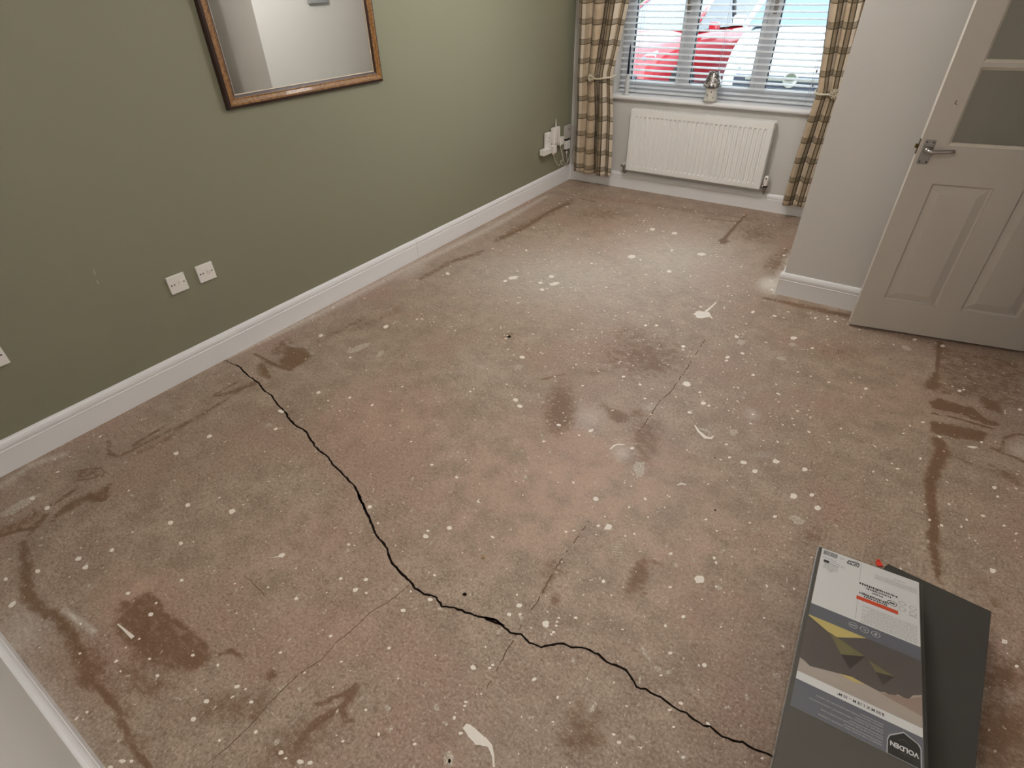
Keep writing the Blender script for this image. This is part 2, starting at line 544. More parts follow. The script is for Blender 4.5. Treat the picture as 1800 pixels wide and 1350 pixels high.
t.bump(hh, 0.35, 0.0015)
M_FLOOR = t.m
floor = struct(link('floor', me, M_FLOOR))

# --- cracks: thin dark clefts, a part of the floor
M_CRACK = simple('crack_shadow', rgb(30, 22, 18), 0.95, spec=0.05)
M_HAIR = simple('hairline_crack', rgb(104, 82, 66), 0.95, spec=0.05)
def crack(name, pts, wpx, mat, jit=0.0012, gap=None):
    rnd = random.Random(3)
    P = [Vector((*fl(*p), 0)) for p in pts]
    W = [((wpx[i] if isinstance(wpx, list) else wpx)) * px_size(*pts[i]) / 2 for i in range(len(pts))]
    Q = []; H = []
    for i in range(len(P) - 1):
        n = max(2, int((P[i + 1] - P[i]).length / 0.012))
        for k in range(n):
            f = k / n
            Q.append(P[i].lerp(P[i + 1], f) + Vector((rnd.gauss(0, jit), rnd.gauss(0, jit), 0)))
            H.append((W[i] * (1 - f) + W[i + 1] * f) * rnd.uniform(.75, 1.25))
    Q.append(P[-1]); H.append(W[-1] * .5)
    bm = bmesh.new(); prev = None
    for i, q in enumerate(Q):
        d = (Q[min(i + 1, len(Q) - 1)] - Q[max(i - 1, 0)]).normalized()
        nrm = Vector((-d.y, d.x, 0))
        a = bm.verts.new(q + nrm * H[i] + Vector((0, 0, .0005))); b = bm.verts.new(q - nrm * H[i] + Vector((0, 0, .0005)))
        if prev and not (gap and rnd.random() < gap): bm.faces.new((prev[0], prev[1], b, a))
        prev = (a, b)
    return from_bm(name, bm, mat, floor)
s3 = lambda L_, k, ox, oy: [(a / k + ox, b / k + oy) for a, b in L_]
main = s3([(45, 285), (125, 325), (150, 327), (225, 400), (300, 455), (340, 510), (385, 535), (430, 605), (480, 650), (515, 710), (560, 750), (635, 795), (645, 825), (690, 890), (725, 930), (780, 965), (825, 1030), (865, 1070), (920, 1120), (975, 1185), (1000, 1240), (1050, 1350)], 3.993, 380, 560)
main += s3([(715, 65), (755, 160), (800, 250), (840, 355), (885, 410), (920, 460), (930, 500), (970, 575), (1030, 640), (1080, 685), (1115, 735), (1180, 775), (1265, 800), (1305, 860), (1420, 880), (1500, 915), (1600, 940), (1685, 955), (1745, 1000)], 3.993, 450, 850)
main += s3([(0, 115), (75, 130), (155, 205), (215, 212), (262, 262), (330, 287), (400, 272), (460, 268), (510, 285), (590, 292), (660, 330), (705, 372), (770, 390), (820, 420), (855, 465), (880, 515), (930, 530), (1020, 575), (1090, 630), (1165, 670), (1265, 738), (1300, 742), (1375, 797), (1460, 832), (1490, 832), (1560, 875), (1648, 905), (1680, 930)], 3.273, 850, 1050)
crack('crack', main, [1.4, 1.2] + [2.6] * 6 + [3.3] * 14 + [4.0] * 19 + [4.0] * 27 + [1.0], M_CRACK)
crack('crack', [(720, 1028), (686, 1056), (650, 1077), (628, 1100), (590, 1130), (565, 1160), (548, 1170), (525, 1185), (505, 1205), (470, 1240), (450, 1265), (420, 1295), (395, 1318), (360, 1345)], 1.3, M_HAIR, .0008)
crack('crack', [(1040, 907), (1021, 938), (985, 985), (962, 1025), (940, 1066), (925, 1085), (914, 1107), (890, 1145), (872, 1180), (855, 1212)], 1.8, M_HAIR, .0015, .35)
crack('crack', [(1240, 595), (1225, 620), (1209, 645), (1180, 688), (1160, 705), (1140, 735), (1120, 765)], 1.6, M_HAIR, .0015, .3)
crack('crack', [(430, 1012), (470, 1050)], 1.0, M_HAIR)

# --- paint drips and filler: thin raised splats
t = NT('dried_paint')
c_ = t.obj(); nz = t.noise(120, 3, .6, c_)
t.l(t.mix(nz, rgb(240, 230, 218), rgb(250, 246, 240)), t.b.inputs['Base Color']); t.b.inputs['Roughness'].default_value = .5
M_PAINT = t.m
t = NT('thin_scraped_paint')
c_ = t.obj(); nz = t.noise(160, 4, .7, c_)
t.l(t.mix(t.ramp(nz, .4, .6), rgb(160, 144, 128), rgb(212, 202, 188)), t.b.inputs['Base Color']); t.b.inputs['Roughness'].default_value = .6
M_SCRAPE = t.m

def add_splat(bm, c, ax, ay, n=10, h=0.0006, wob=.22, rnd=random):
    """c centre, ax / ay world half axes (2D vectors)"""
    ring = []
    ph = rnd.random() * 6.28
    for k in range(n):
        a = 2 * PI * k / n
        s = 1 + rnd.uniform(-wob, wob)
        ring.append(bm.verts.new((c[0] + s * (ax[0] * math.cos(a) + ay[0] * math.sin(a)), c[1] + s * (ax[1] * math.cos(a) + ay[1] * math.sin(a)), .0002)))
    mid = bm.verts.new((c[0], c[1], h))
    for k in range(n):
        bm.faces.new((ring[k], ring[(k + 1) % n], mid))

def px_axes(c, rx, ry, ang):
    ca_, sa_ = math.cos(math.radians(ang)), math.sin(math.radians(ang))
    A = (fl(c[0] + rx * ca_, c[1] + rx * sa_) - fl(c[0] - rx * ca_, c[1] - rx * sa_)) / 2
    B = (fl(c[0] - ry * sa_, c[1] + ry * ca_) - fl(c[0] + ry * sa_, c[1] - ry * ca_)) / 2
    return A, B

# (x, y, half length, half height, tilt of the mark, scraped?)
BIG = [(836, 1294, 26, 11, 42, 0), (630, 612, 21, 5, -22, 1), (669, 622, 8, 4, -45, 1), (1123, 825, 9, 14, -18, 1),
       (1235, 553, 14, 6, 3, 0), (1401, 914, 15, 7, 24, 1), (902, 488, 9, 3, -8, 0), (974, 499, 9, 2.5, -10, 0),
       (1110, 451, 7, 3, -3, 0), (1233, 447, 8, 2.5, -2, 0), (1229, 1018, 8, 7, 10, 0), (1593, 612, 9, 3.5, 18, 1),
       (30, 893, 30, 6, -30, 1), (22, 1062, 8, 4, -35, 0), (495, 723, 7, 3, 10, 0), (1070, 926, 6, 5, 10, 0),
       (1207, 675, 7, 4, 10, 0), (959, 1097, 6, 6, 0, 0), (1366, 1187, 8, 4, 25, 1), (1395, 594, 6, 3, 0, 0),
       (1393, 606, 7, 3, 8, 1), (1373, 630, 9, 3, 5, 1), (1395, 872, 6.5, 5, 10, 0), (1437, 893, 6, 4, 8, 0),
       (1745, 1003, 6, 4, 20, 0), (1766, 1128, 6, 4, 25, 0), (1364, 811, 6, 4, 15, 0), (1307, 813, 6, 3, 15, 0),
       (1290, 759, 7, 5, 5, 1), (1302, 602, 7, 4, 0, 1), (1710, 786, 9, 2, 4, 0), (495, 976, 6, 3.5, -15, 0),
       (1135, 1150, 4, 16, -35, 1), (1175, 1181, 6, 4, -30, 1), (1263, 1033, 6, 5, 0, 1), (1147, 403, 5, 2.5, 0, 0),
       (1186, 410, 5, 2.5, 0, 0), (138, 982, 6, 3.5, -25, 0), (150, 997, 6, 3.5, -25, 0), (408, 899, 6, 4, -20, 0),
       (1041, 1245, 5, 7, 20, 1), (528, 1339, 6, 4, 0, 0), (215, 1338, 6, 3, -5, 0), (1125, 1195, 2, 8, 8, 1)]
for (x, y, a, b, g, s) in BIG:
    bm = bmesh.new(); rnd = random.Random(int(x * 7 + y))
    A, B = px_axes((x, y), a, b, g)
    add_splat(bm, fl(x, y), A, B, 16, .0009, .2, rnd)
    from_bm('paint_splat', bm, M_SCRAPE if s else M_PAINT, floor)
# runs and crescents of paint
def paint_run(pts, wpx, mat):
    bm = bmesh.new(); prev = None
    for i, p in enumerate(pts):
        q = Vector((*fl(*p), 0)); d = Vector((*fl(*pts[min(i + 1, len(pts) - 1)]), 0)) - Vector((*fl(*pts[max(i - 1, 0)]), 0))
        d.normalize(); nv = Vector((-d.y, d.x, 0)); h = wpx[i] / 2 * px_size(*p)
        a, m, b = bm.verts.new(q + nv * h + Vector((0, 0, .0002))), bm.verts.new(q + Vector((0, 0, .0009))), bm.verts.new(q - nv * h + Vector((0, 0, .0002)))
        if prev:
            bm.faces.new((prev[0], prev[1], m, a)); bm.faces.new((prev[1], prev[2], b, m))
        prev = (a, m, b)
    return from_bm('paint_run', bm, mat, floor)
paint_run([(850, 1300), (862, 1312), (867, 1330), (868, 1349)], [10, 8, 4, 3], M_PAINT)
paint_run([(1240, 548), (1250, 540), (1259, 531)], [5, 3, 2], M_PAINT)
paint_run([(1246, 553), (1252, 560)], [5, 2], M_PAINT)
paint_run([(1221, 747), (1228, 758), (1240, 769), (1250, 770), (1255, 766)], [2, 5, 8, 5, 1], M_PAINT)
paint_run([(1228, 752), (1240, 756), (1248, 760)], [3, 9, 4], M_SCRAPE)
paint_run([(1072, 790), (1080, 783), (1087, 781), (1098, 782)], [2, 4, 3, 2], M_PAINT)
paint_run([(207, 1097), (222, 1110), (234, 1121)], [2, 4, 6], M_PAINT)
paint_run([(481, 980), (495, 977)], [1, 3], M_PAINT)
paint_run([(1190, 853), (1198, 850), (1206, 852)], [2, 4, 3], M_PAINT)
for k in range(5):
    paint_run([(1073 + k * .6, 956 + k * 4.6), (1084 + k, 957 + k * 4.6), (1093 + k * .4, 958 + k * 4.6)], [1, 2.6, 2], M_SCRAPE)
# ring of filler with a plugged hole
bm = bmesh.new(); A, B = px_axes((789, 1334), 9, 13, 0); add_splat(bm, fl(789, 1334), A, B, 18, .0012, .15, random.Random(2))
ring_ = from_bm('filler_patch', bm, M_SCRAPE, floor)
def pit(x, y, a, b):
    bm = bmesh.new(); A, B = px_axes((x, y), a, b, 0)
    vs = [bm.verts.new((*(fl(x, y) + A * math.cos(2 * PI * k / 10) + B * math.sin(2 * PI * k / 10)), .0013)) for k in range(10)]
    bm.faces.new(vs)
    return from_bm('drill_hole', bm, M_CRACK, floor)
pit(790, 1338, 2.6, 4); pit(895, 592, 3.4, 2.2); pit(817, 1045, 4, 3); pit(1257, 897, 2, 1.6); pit(1257, 805, 2, 1); pit(844, 881, 2, 1.2)

# individual drops listed from the photograph + the fine spatter between them
SMALL = [(368, 767, 5), (310, 797, 5), (330, 888, 5), (300, 919, 5), (197, 967, 4.5), (318, 955, 4), (319, 1020, 4), (265, 1080, 5), (225, 1043, 4), (66, 1004, 5), (10, 1018, 4), (57, 876, 5), (83, 893, 5), (263, 1158, 3), (277, 1188, 4), (417, 1207, 5), (363, 1233, 5), (340, 1264, 5), (442, 1234, 4), (231, 1338, 4), (194, 1349, 5), (153, 1252, 3), (339, 1152, 3.5), (383, 1169, 3), (245, 1123, 2.5), (212, 1180, 2.5), (678, 574, 5), (485, 754, 4), (560, 690, 4), (564, 590, 4), (650, 891, 4), (759, 817, 3), (803, 839, 3), (615, 699, 3), (654, 712, 3), (613, 957, 3), (748, 943, 5), (752, 933, 3), (790, 928, 5), (625, 1037, 5), (643, 1019, 4), (599, 1017, 3.5), (521, 1052, 4), (709, 1073, 5), (756, 1054, 4.5), (764, 1011, 3), (684, 1139, 3.5), (895, 1080, 4), (581, 1118, 3.5), (493, 1147, 3), (600, 1163, 2.5), (861, 1174, 3), (866, 1169, 3), (842, 881, 4), (810, 1289, 4), (494, 1323, 5), (502, 1333, 3), (545, 1341, 5), (603, 1303, 3), (819, 1234, 3), (817, 1241, 3), (643, 1248, 3), (729, 1308, 3.5), (1012, 1086, 3.5), (939, 1194, 4.5), (913, 1064, 5), (914, 1080, 3), (982, 1086, 2.5), (979, 1093, 2.5), (978, 1100, 2.5), (973, 1111, 3), (969, 1115, 2.5), (1034, 1097, 2), (1162, 1187, 3), (1178, 1148, 4), (1197, 1236, 4), (1177, 1248, 3), (1184, 1278, 3), (1079, 1291, 3.5), (1088, 1305, 4), (1201, 1331, 4), (1340, 1333, 3), (972, 1269, 2.5), (1201, 1084, 4), (918, 628, 5), (1212, 725, 4), (1236, 709, 5), (1201, 609, 4), (1047, 877, 5), (906, 703, 5), (914, 714, 5), (982, 747, 4), (1039, 757, 4.5), (1111, 788, 4), (956, 776, 3), (1096, 662, 3), (1125, 676, 3), (1024, 678, 2.5), (1135, 572, 3), (1154, 572, 3), (1179, 973, 3.5), (1178, 1032, 3), (1295, 592, 4), (1305, 621, 3.5), (1279, 628, 4), (1277, 634, 3), (1323, 549, 3), (1608, 597, 4), (1657, 608, 4), (1457, 672, 2.5), (1327, 828, 5), (1415, 825, 5), (1427, 870, 4.5), (1362, 908, 3.5), (1748, 857, 4.5), (1652, 768, 3), (1725, 777, 3), (1793, 720, 4), (1687, 687, 4), (1694, 685, 2.5), (1765, 924, 3), (1786, 938, 3), (1690, 926, 2.5), (1522, 683, 4), (1277, 781, 2.5), (1787, 1171, 4), (888, 494, 4), (969, 486, 5), (950, 497, 4), (953, 509, 4), (925, 440, 2.5), (1181, 440, 3), (1176, 477, 4), (787, 481, 4), (1378, 449, 3), (1357, 509, 3), (1324, 548, 3), (1455, 561, 3), (1433, 559, 3), (1428, 612, 3), (1246, 713, 3), (1282, 804, 3), (1318, 919, 2.5), (1241, 913, 2.5), (1260, 933, 2), (1535, 829, 2.5), (1478, 753, 2.5), (1376, 747, 2), (1588, 762, 2.5), (1618, 806, 3), (1668, 886, 2.5), (1634, 914, 3)]
bm = bmesh.new(); rnd = random.Random(11)
for x, y, r in SMALL:
    k = 0.62 if y > 800 else 0.5
    A, B = px_axes((x, y), r, max(1.3, r * k * 1.15), rnd.uniform(-15, 15) if x > 700 else -22)
    add_splat(bm, fl(x, y), A, B, 9, .0007, .16, rnd)
cnt = 0
while cnt < 2300:
    X = rnd.uniform(XL + .03, XR - .02); Y = rnd.uniform(YN + .02, YF - .03)
    if X > XI - .02 and Y > YI - .02: continue
    dens = .35 + .65 * math.exp(-(((X + .9) / 1.2) ** 2 + ((Y - 2.6) / 1.8) ** 2)) + (.35 if X > -.6 else 0)
    if rnd.random() > dens: continue
    r = min(.0016 * math.exp(abs(rnd.gauss(0, .65))), .008)
    a = rnd.random() * PI
    e = rnd.uniform(.5, 1)
    add_splat(bm, (X, Y), (r * math.cos(a), r * math.sin(a)), (-r * e * math.sin(a), r * e * math.cos(a)), 6, .0005, .2, rnd)
    cnt += 1
cnt = 0
while cnt < 520:
    X = rnd.uniform(XL + .25, XI + .4); Y = rnd.uniform(2.0, YF - .15)
    if X > XI - .03 and Y > YI - .03: continue
    r = min(.0032 * math.exp(abs(rnd.gauss(0, .5))), .012); a = rnd.random() * PI; e = rnd.uniform(.45, 1)
    add_splat(bm, (X, Y), (r * math.cos(a), r * math.sin(a)), (-r * e * math.sin(a), r * e * math.cos(a)), 8, .0006, .22, rnd)
    cnt += 1
sp_ = from_bm('paint_spatter', bm, M_PAINT, floor); sp_['kind'] = 'stuff'
bm = bmesh.new()
for i in range(1500):
    X = rnd.uniform(XL + .03, XR - .02); Y = rnd.uniform(YN + .02, YF - .03)
    if X > XI - .02 and Y > YI - .02: continue
    r = rnd.uniform(.003, .010); a = rnd.random() * PI; e = rnd.uniform(.2, .8)
    add_splat(bm, (X, Y), (r * math.cos(a), r * math.sin(a)), (-r * e * math.sin(a), r * e * math.cos(a)), 7, .0004, .35, rnd)
sp_ = from_bm('scuff_flecks', bm, M_SCRAPE, floor); sp_['kind'] = 'stuff'

# ================================================================== ROOM SHELL
HT = 2.40
ZT = HT
wl = struct(box('wall_left', (XL - .1, YN - .1, 0), (XL, YF + .3, HT), M_GREEN))
OX0, OX1, OZ0, OZ1 = -2.262, -0.575, 0.745, 2.06
struct(boxes('wall_far', [((XL, YF, 0), (OX0, YF + .28, HT)), ((OX1, YF, 0), (1.0, YF + .28, HT)),
                          ((OX0, YF, 0), (OX1, YF + .28, OZ0)), ((OX0, YF, OZ1), (OX1, YF + .28, HT))], M_WHITE))
struct(box('wall_inner', (XI, YI, 0), (2.2, YF, HT), M_WHITE))
DY0, DY1 = 2.585, 3.415
struct(boxes('wall_right', [((XR, YN, 0), (XR + .11, DY0 - .03, HT)), ((XR, DY0 - .03, 2.05), (XR + .11, YI, HT)), ((XR, DY1 + .02, 0), (XR + .11, YI, 2.05))], M_WHITE))
struct(box('wall_near', (XL, YN - .1, 0), (2.2, YN, HT), M_WHITE))
struct(boxes('wall_hall', [((2.1, YN, 0), (2.2, YI, HT)), ((XR + .11, 1.2, 0), (2.1, 1.3, HT))], M_WHITE))
struct(box('floor_hall', (XR + .02, YN - .1, -.02), (2.2, YI + .02, -.001), M_FLOOR))
struct(box('ceiling', (XL - .1, YN - .1, HT), (2.2, YF + .28, HT + .1), M_CEIL))
# scuff on the green wall
bm = bmesh.new()
for (y, z, a, b) in ((.79, .642, .003, .012), (.785, .60, .003, .010), (.795, .655, .002, .004)):
    vs = [bm.verts.new((XL + .0006, y + a * math.cos(2 * PI * k / 8), z + b * math.sin(2 * PI * k / 8))) for k in range(8)]
    bm.faces.new(vs)
from_bm('scuff_mark', bm, simple('bare_plaster', rgb(170, 160, 140), .8), wl)

# ------------------------------------------------------------------ skirting boards
PROF = [(0, 0), (.018, 0), (.018, .094), (.0195, .0965), (.0195, .0985), (.0165, .101), (.0165, .104), (.0185, .112), (.0175, .121), (.014, .130), (.009, .137), (.004, .140), (0, .140)]
def skirt(name, p, q, inward, parent=None):
    p = Vector((*p, 0)); q = Vector((*q, 0)); inn = Vector((*inward, 0))
    return prism(name, PROF, 0.0, 1.0, M_GLOSS, parent, lambda c, t_: p.lerp(q, t_) + inn * c[0] + Vector((0, 0, c[1])))
JY = 2.698
bl_ = struct(empty('baseboard_left', (XL, 2.4, 0)))
for a, b in ((YN, JY - .0012), (JY + .0012, YF)):
    o = skirt('board', (0, a - 2.4), (0, b - 2.4), (1, 0), bl_)
o = prism('joint_filler', PROF, 0.0, 1.0, simple('grey_caulk', rgb(176, 176, 176), .6), bl_, lambda c, t_: Vector((c[0] * .96, JY - 2.4 + (t_ - .5) * .0024, c[1] * .99)))
struct(skirt('baseboard_far', (XL + .018, YF), (XI - .018, YF), (0, -1)))
bi = struct(skirt('baseboard_inner', (XI - .018, YI), (XR, YI), (0, -1)))
skirt('side_board', (XI, YF), (XI, YI), (-1, 0), bi)
struct(skirt('baseboard_near', (XL + .018, YN), (XR, YN), (0, 1)))
struct(skirt('baseboard_right', (XR, YN + .018), (XR, DY0 - .1), (-1, 0)))
# architrave of the doorway in the right wall
struct(boxes('trim_1', [((XR - .015, DY0 - .10, 0), (XR, DY0 - .03, 2.05)), ((XR - .015, DY0 - .10, 2.05), (XR, YI, 2.12)),
                        ((XR, DY0 - .03, 0), (XR + .11, DY0 - .005, 2.05))], M_GLOSS))

# ------------------------------------------------------------------ window: frame, mullions, panes, sill
FY0, FY1 = 5.095, 5.155
win = struct(empty('window_1', (-1.418, FY0, OZ0)))
def wpart(name, a, b, mat, bev=.004, par=None):
    return box(name, (a[0] + 1.418, a[1] - FY0, a[2] - OZ0), (b[0] + 1.418, b[1] - FY0, b[2] - OZ0), mat, par or win, bev)
wpart('frame_rail', (OX0, FY0, OZ0 + .03), (OX1, FY1, .845), M_UPVC)
wpart('frame_rail', (OX0, FY0, 2.0), (OX1, FY1, OZ1), M_UPVC)
wpart('frame_stile', (OX0, FY0, .845), (-2.205, FY1, 2.0), M_UPVC)
wpart('frame_stile', (-.63, FY0, .845), (OX1, FY1, 2.0), M_UPVC)
lights = [(-2.205, -1.74), (-1.685, -1.135), (-1.08, -.63)]
wpart('mullion', (-1.74, FY0, .845), (-1.685, FY1, 2.0), M_UPVC)
wpart('mullion', (-1.135, FY0, .845), (-1.08, FY1, 2.0), M_UPVC)
t = NT('window_glass')
tr = t.n('ShaderNodeBsdfTransparent'); tr.inputs[0].default_value = (.94, .97, .97, 1)
gl = t.n('ShaderNodeBsdfGlossy'); gl.inputs['Roughness'].default_value = .02
fr = t.n('ShaderNodeFresnel'); fr.inputs['IOR'].default_value = 1.45
mx = t.n('ShaderNodeMixShader'); t.l(fr.outputs[0], mx.inputs[0]); t.l(tr.outputs[0], mx.inputs[1]); t.l(gl.outputs[0], mx.inputs[2])
t.l(mx.outputs[0], t.out.inputs['Surface'])
M_GLASS = t.m
for i, (a, b) in enumerate(lights):
    sw = .030
    sash = boxes('sash', [((a + 1.418, -.008, .1), (a + sw + 1.418, .05, 2.0 - OZ0)), ((b - sw + 1.418, -.008, .1), (b + 1.418, .05, 2.0 - OZ0)),
                          ((a + sw + 1.418, -.008, .1), (b - sw + 1.418, .05, .1 + sw)), ((a + sw + 1.418, -.008, 2.0 - OZ0 - sw), (b - sw + 1.418, .05, 2.0 - OZ0))], M_UPVC, win, .003)
    g0, g1, z0, z1 = a + sw, b - sw, OZ0 + .1 + sw, 2.0 - sw
    gk = .005
    boxes('gasket', [((g0 + 1.418, .004, z0 - OZ0), (g0 + gk + 1.418, .03, z1 - OZ0)), ((g1 - gk + 1.418, .004, z0 - OZ0), (g1 + 1.418, .03, z1 - OZ0)),
                     ((g0 + 1.418, .004, z0 - OZ0), (g1 + 1.418, .03, z0 + gk - OZ0))], M_GASKET, sash)
    wpart('pane', (g0, FY0 + .018, z0), (g1, FY0 + .022, z1), M_GLASS, 0)
for x in (-1.735, -1.09):
    h = box('window_handle', (x + 1.418 - .012, -.028, 1.36 - OZ0), (x + 1.418 + .012, -.008, 1.43 - OZ0), M_CHROME, win, .004)
    box('lever', (x + 1.418 - .009, -.045, 1.42 - OZ0), (x + 1.418 + .009, -.028, 1.53 - OZ0), M_CHROME, h, .004)
# sill board with rounded nose
bm = bmesh.new()
prof = [(FY0, .745), (4.935, .745)] + [(4.928 - .016 * math.sin(PI * k / 8), .7625 - .0175 * math.cos(PI * k / 8)) for k in range(9)] + [(FY0, .780)]
struct(prism('trim_2', prof, OX0 - .12, OX1 + .12, M_GLOSS, None, lambda c, x: Vector((x if c[0] < YF + .001 else max(OX0, min(OX1, x)), c[0], c[1]))))

# ================================================================== VENETIAN BLIND
t = NT('blind_slat')
c_ = t.obj(); nz = t.noise(5, 2, .5, c_)
sc_ = t.mix(nz, rgb(248, 250, 252), rgb(252, 253, 254))
t.l(sc_, t.b.inputs['Base Color']); t.b.inputs['Roughness'].default_value = .35
tl_ = t.n('ShaderNodeBsdfTranslucent'); t.l(sc_, tl_.inputs['Color'])
ms = t.n('ShaderNodeMixShader'); ms.inputs[0].default_value = .55
t.l(t.b.outputs[0], ms.inputs[1]); t.l(tl_.outputs[0], ms.inputs[2]); t.l(ms.outputs[0], t.out.inputs['Surface'])
M_SLAT = t.m
BX0, BX1, BY = -2.247, -0.588, 5.055
blind = tag(empty('venetian_blind', (-1.418, BY, .80)), 'white slatted venetian blind hanging in the window, slats open', 'blind')
bm = bmesh.new()
hw, tl = .0250, math.radians(8.5)
rows = []
for x in (BX0 + 1.418, BX1 + 1.418):
    row = []
    for k in range(5):
        s = -1 + k * .5
        yy = s * hw; zz = .0022 * (1 - s * s)
        row.append((x, yy * math.cos(tl) - zz * math.sin(tl), yy * math.sin(tl) + zz * math.cos(tl)))
    rows.append(row)
top = [[bm.verts.new((p[0], p[1], p[2] + .0016)) for p in r] for r in rows]
bot = [[bm.verts.new((p[0], p[1], p[2] - .0016)) for p in r] for r in rows]
for k in range(4):
    bm.faces.new((top[0][k], top[1][k], top[1][k + 1], top[0][k + 1]))
    bm.faces.new((bot[0][k], bot[0][k + 1], bot[1][k + 1], bot[1][k]))
for e in (0, 1):
    for k in range(4): bm.faces.new((top[e][k], top[e][k + 1], bot[e][k + 1], bot[e][k]))
for k in (0, 4): bm.faces.new((top[0][k], bot[0][k], bot[1][k], top[1][k]))
slat0 = from_bm('slat', bm, M_SLAT, blind)
PITCH = .0418
NSL = 28
for i in range(NSL):
    o = slat0 if i == 0 else slat0.copy()
    if i: COL.objects.link(o); o.parent = blind
    o.location = (0, 0, .033 + i * PITCH)
box('bottom_rail', (BX0 + 1.418, -.025, -.008), (BX1 + 1.418, .025, .008), M_SLAT, blind, .004)
box('head_rail', (BX0 + 1.418, -.03, 2.0 - .8), (BX1 + 1.418, .03, 2.05 - .8), M_SLAT, blind, .003)
M_CORD = simple('pale_cord', rgb(206, 208, 214), .8)
for x in (-2.10, -1.41, -.72):
    for dy in (-.0255, .0255):
        tube('ladder_cord', [(x + 1.418, dy, 0), (x + 1.418, dy, 1.2)], .0011, M_CORD, blind, 6)
pc = tube('pull_cord', smooth_path([(-.70 + 1.418, -.036, 1.2), (-.705 + 1.418, -.036, .6), (-.70 + 1.418, -.036, .05)], 4), .0013, M_CORD, blind, 6)
for z in (.13, .22):
    lathe('cord_bead', [(0, -.012), (.005, -.009), (.0065, 0), (.004, .01), (0, .012)], (-.701 + 1.418, -.036, z), simple('grey_bead', rgb(120, 122, 130), .4), pc, 10)

# ================================================================== CURTAINS
t = NT('check_curtain_fabric')
uv = t.n('ShaderNodeUVMap', uv_map='cloth')
sx = t.n('ShaderNodeSeparateXYZ'); t.l(uv.outputs[0], sx.inputs[0])
u, v = sx.outputs[0], sx.outputs[1]
def bands(co, period, lst):
    f = t.math('FRACT', t.math('DIVIDE', co, period))
    tot = None
    for a, b, s in lst:
        k = t.math('MULTIPLY', t.math('MULTIPLY', t.math('GREATER_THAN', f, a), t.math('LESS_THAN', f, b)), s)
        tot = k if tot is None else t.math('MAXIMUM', tot, k)
    return tot
weave = t.noise(900, 2, .5, uv.outputs[0])
cloudy = t.noise(14, 3, .6, uv.outputs[0])
hb = bands(v, .1425, [(.08, .125, .95), (.125, .33, .55), (.33, .37, .7)])
hb2 = bands(v, .1425, [(.36, .385, .25)])
vb = bands(u, .172, [(.10, .155, .95), (.155, .28, .5), (.28, .335, .95)])
vw = bands(u, .172, [(.34, .56, .8)])
base = t.mix(t.ramp(cloudy, .3, .7), rgb(186, 164, 138), rgb(198, 180, 156))
base = t.mix(vw, base, rgb(226, 215, 198))
base = t.mix(hb, base, rgb(78, 68, 44))
base = t.mix(vb, base, rgb(56, 50, 30))
base = t.mix(t.math('MULTIPLY', weave, .25), base, rgb(120, 104, 84))
t.l(base, t.b.inputs['Base Color'])
t.b.inputs['Roughness'].default_value = .9
t.b.inputs['Specular IOR Level'].default_value = .15
t.b.inputs['Sheen Weight'].default_value = .15
t.bump(weave, .15, .0006)
M_CURT = t.m
M_ROPE = simple('ivory_tieback', rgb(214, 204, 182), .5)

def interp(tab, z):
    zs = [a for a, _ in tab]; xs = [b for _, b in tab]
    return float(np.interp(z, zs, xs))

def curtain(name, label, left, right, z0, z1, folds, cloth, y0, amp, ph, tie_z, flip):
    o = tag(empty(name, (0.5 * (left[0][1] + right[0][1]), y0, z0)), label, 'curtain', 'checked curtains at the window')
    cx = o.location.x
    NU, NV = 150, 90
    me = bpy.data.meshes.new('panel')
    V = []; UV = []
    for j in range(NV + 1):
        z = z0 + (z1 - z0) * j / NV
        xl, xr = interp(left, z), interp(right, z)
        pinch = math.exp(-((z - tie_z) / .16) ** 2)
        for i in range(NU + 1):
            s = i / NU
            ss = s + .018 * math.sin(2 * PI * 2 * s + ph) + .006 * math.sin(9 * z + 5 * s)
            wv = math.sin(2 * PI * folds * ss + ph + .5 * math.sin(2.3 * z + ph))
            wv = math.copysign(abs(wv) ** .75, wv) * (.65 + .55 * math.sin(2 * PI * 1.1 * s + 1.7 * ph))
            lean = .15 * math.sin(2 * PI * folds * ss + ph + 1.3) * (xr - xl) / folds
            am = amp * (1 - .45 * pinch) * (.55 + .45 * min(1, abs(z - z0) / .4 + .4))
            yy = am * wv - .018 * pinch + .004 * math.sin(31 * s + 3 * z)
            V.append((xl + (xr - xl) * s + lean - cx, yy, z - z0))
            dip = .018 * pinch * math.sin(PI * s) + .006 * math.sin(2 * PI * folds * s + ph)
            UV.append((s * cloth + (.05 if flip else .0), z - dip))
    F = []
    for j in range(NV):
        for i in range(NU):
            a = j * (NU + 1) + i
            F.append((a, a + 1, a + NU + 2, a + NU + 1))
    me.from_pydata(V, [], F)
    ul = me.uv_layers.new(name='cloth')
    for lp in me.loops:
        ul.data[lp.index].uv = UV[lp.vertex_index]
    for p in me.polygons: p.use_smooth = True
    pn = link('panel', me, M_CURT, o)
    md = pn.modifiers.new('thickness', 'SOLIDIFY'); md.thickness = .0025; md.offset = 0
    return o

